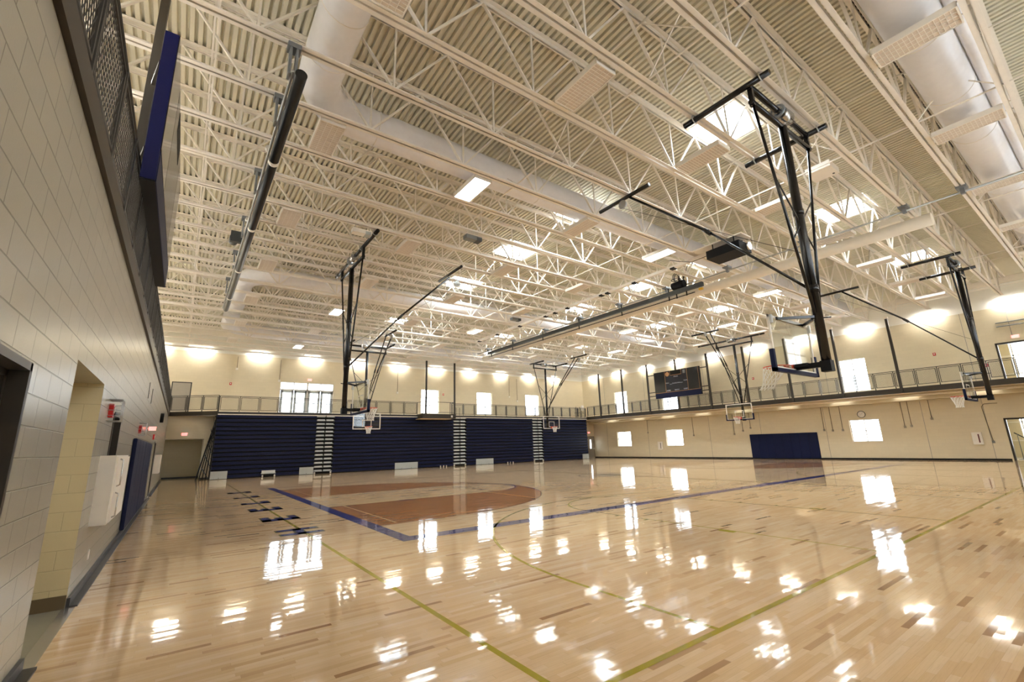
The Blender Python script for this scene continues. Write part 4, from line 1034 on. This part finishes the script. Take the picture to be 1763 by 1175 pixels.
def aed(label, loc, rz, w, h, d, slot=m['darkred']):
    t = thing('wall_cabinet', label, 'wall cabinet', loc, rz)
    MB().box(0, d, -w/2, w/2, 0, h).build('cabinet_body', m['offwhite'], t); MB().box(d, d+.012, -w/2+.02, w/2-.02, .02, h-.02).build('door', m['offwhite'], t)
    MB().box(d+.012, d+.02, w*.18-.03, w*.18+.03, h*.15, h*.85).build('slot_handle', slot, t); return t
aed('white extinguisher cabinet near the lower right doorway', (XR, -2.64, .9), PI, .42, .69, .12)
aed('white extinguisher cabinet between the two far lower windows', (XR, 19.25, .78), PI, .5, .75, .12, m['charcoal'])
t = thing('storage_cabinet', 'large white cabinet jutting from the left block wall by the opening', 'wall cabinet', (XL, -.48, .76))
MB().box(0, .165, 0, 1.75, 0, .87).build('cabinet_body', m['offwhite'], t); MB().box(.165, .185, .02, 1.73, .02, .85).build('door', m['white'], t)
for z0, z1 in ((.06, .38), (.46, .82)): MB().tube([(.185, .3, z0), (.22, .3, z0+.02), (.22, .3, z1-.02), (.185, .3, z1)], .01, 6).build('door_handle', m['chrome'], t)
t = thing('storage_cabinet', 'white cabinet on the left wall far beyond the blue pads', 'wall cabinet', (XL, 16.3, .85))
MB().box(0, .2, 0, 1.0, 0, .78).build('cabinet_body', m['offwhite'], t); MB().box(.2, .215, .02, .98, .02, .76).build('door', m['white'], t)
# wall pads
def pad(label, loc, rz, w, h, n):
    t = thing('wall_pad', label, 'wall pad', loc, rz)
    for k in range(n):
        a = k*w/n+.004; c = (k+1)*w/n-.004; b = MB(); b.box(0, .07, a, c, 0, h); bmesh.ops.bevel(b.bm, geom=b.bm.edges[:], offset=.012, segments=2, affect='EDGES'); b.build('pad_panel', m['navyd'], t)
    return t
pad('dark blue padded mat on the left block wall, nearer half', (XL+.005, 4.15, .13), 0, 3.3, 1.85, 3)
pad('dark blue padded mat on the left block wall, farther half', (XL+.005, 7.5, .13), 0, 3.4, 1.85, 3)
pad('wide dark blue padded mat on the far right wall', (XR-.005, 10.55, .06), PI, 4.93, 1.85, 8)
# clock
t = thing('wall_clock', 'round white wall clock over the lower right window', 'clock', (XR, 2.73, 3.0))
MB().tube([(0, 0, 0), (-.05, 0, 0)], .23, 28).build('case', m['grey2'], t); MB().tube([(-.05, 0, 0), (-.055, 0, 0)], .205, 28).build('dial', m['offwhite'], t)
for a, l in ((2.2, .11), (5.6, .16)): MB().beam((-.06, 0, 0), (-.06, l*math.sin(a), l*math.cos(a)), .012, .004).build('clock_hand', m['matblack'], t)
MB().ring((-.055, 0, 0), .222, .018, 'x', 28, 6).build('bezel', m['charcoal'], t)
# details on left wall
t = thing('wall_speaker', 'black round speaker high on the left block wall near its far end', 'speaker', (XL, 16.2, 3.17)); MB().tube([(0, 0, 0), (.12, 0, 0)], .2, 18).build('housing', m['matblack'], t); MB().tube([(.12, 0, 0), (.13, 0, 0)], .17, 18).build('grille', m['charcoal'], t)
for i, y in enumerate((6.7, 8.2)):
    o = MB((XL, y, 3.2)).box(XL, XL+.012, y-.04, y+.04, 3.08, 3.5).build('wall_slot', m['brown']); tag(o, 'narrow bronze plate high on left block wall, %s of two' % ('nearer', 'farther')[i], 'wall plate', 'bronze plates on the left wall')
o = MB((XL, -.02, .35)).box(XL, XL+.01, -.06, .02, .3, .42).build('outlet_plate', m['offwhite']); tag(o, 'white outlet plate low on the left block wall', 'outlet')
# pull-up bars by the upper right doorway
t = thing('ballet_bars', 'two grey horizontal bars high over the upper right doorway', 'wall bars', (XR, -5.2, 7.5))
for z in (0, .22): MB().tube([(-.03, -.8, z), (-.03, .62, z)], .03, 8).build('bar', m['grey2'], t)
MB().tube([(-.03, .1, -.6), (-.03, .1, .8)], .01, 6).build('conduit', m['grey2'], t)
# balance end-of-row monitor stack at far right corner of bleachers
t = thing('folded_chair_rack', 'cluster of dark folded rails above the rightmost bleacher corner', 'folded rails', (31.0, YB+.3, ZT))
for k in range(7): MB().tube([(-.9+.22*k, .1*(k % 3), 0), (-.9+.22*k, .1*(k % 3), 1.0+.15*(k % 2))], .03, 6).build('upright', m['charcoal'], t)
for z in (.5, .95): MB().tube([(-.95, .1, z), (.5, .1, z)], .02, 6).build('bar', m['charcoal'], t)
MB().box(.0, .35, -.05, .05, .75, 1.3).build('white_sheet', m['offwhite'], t)
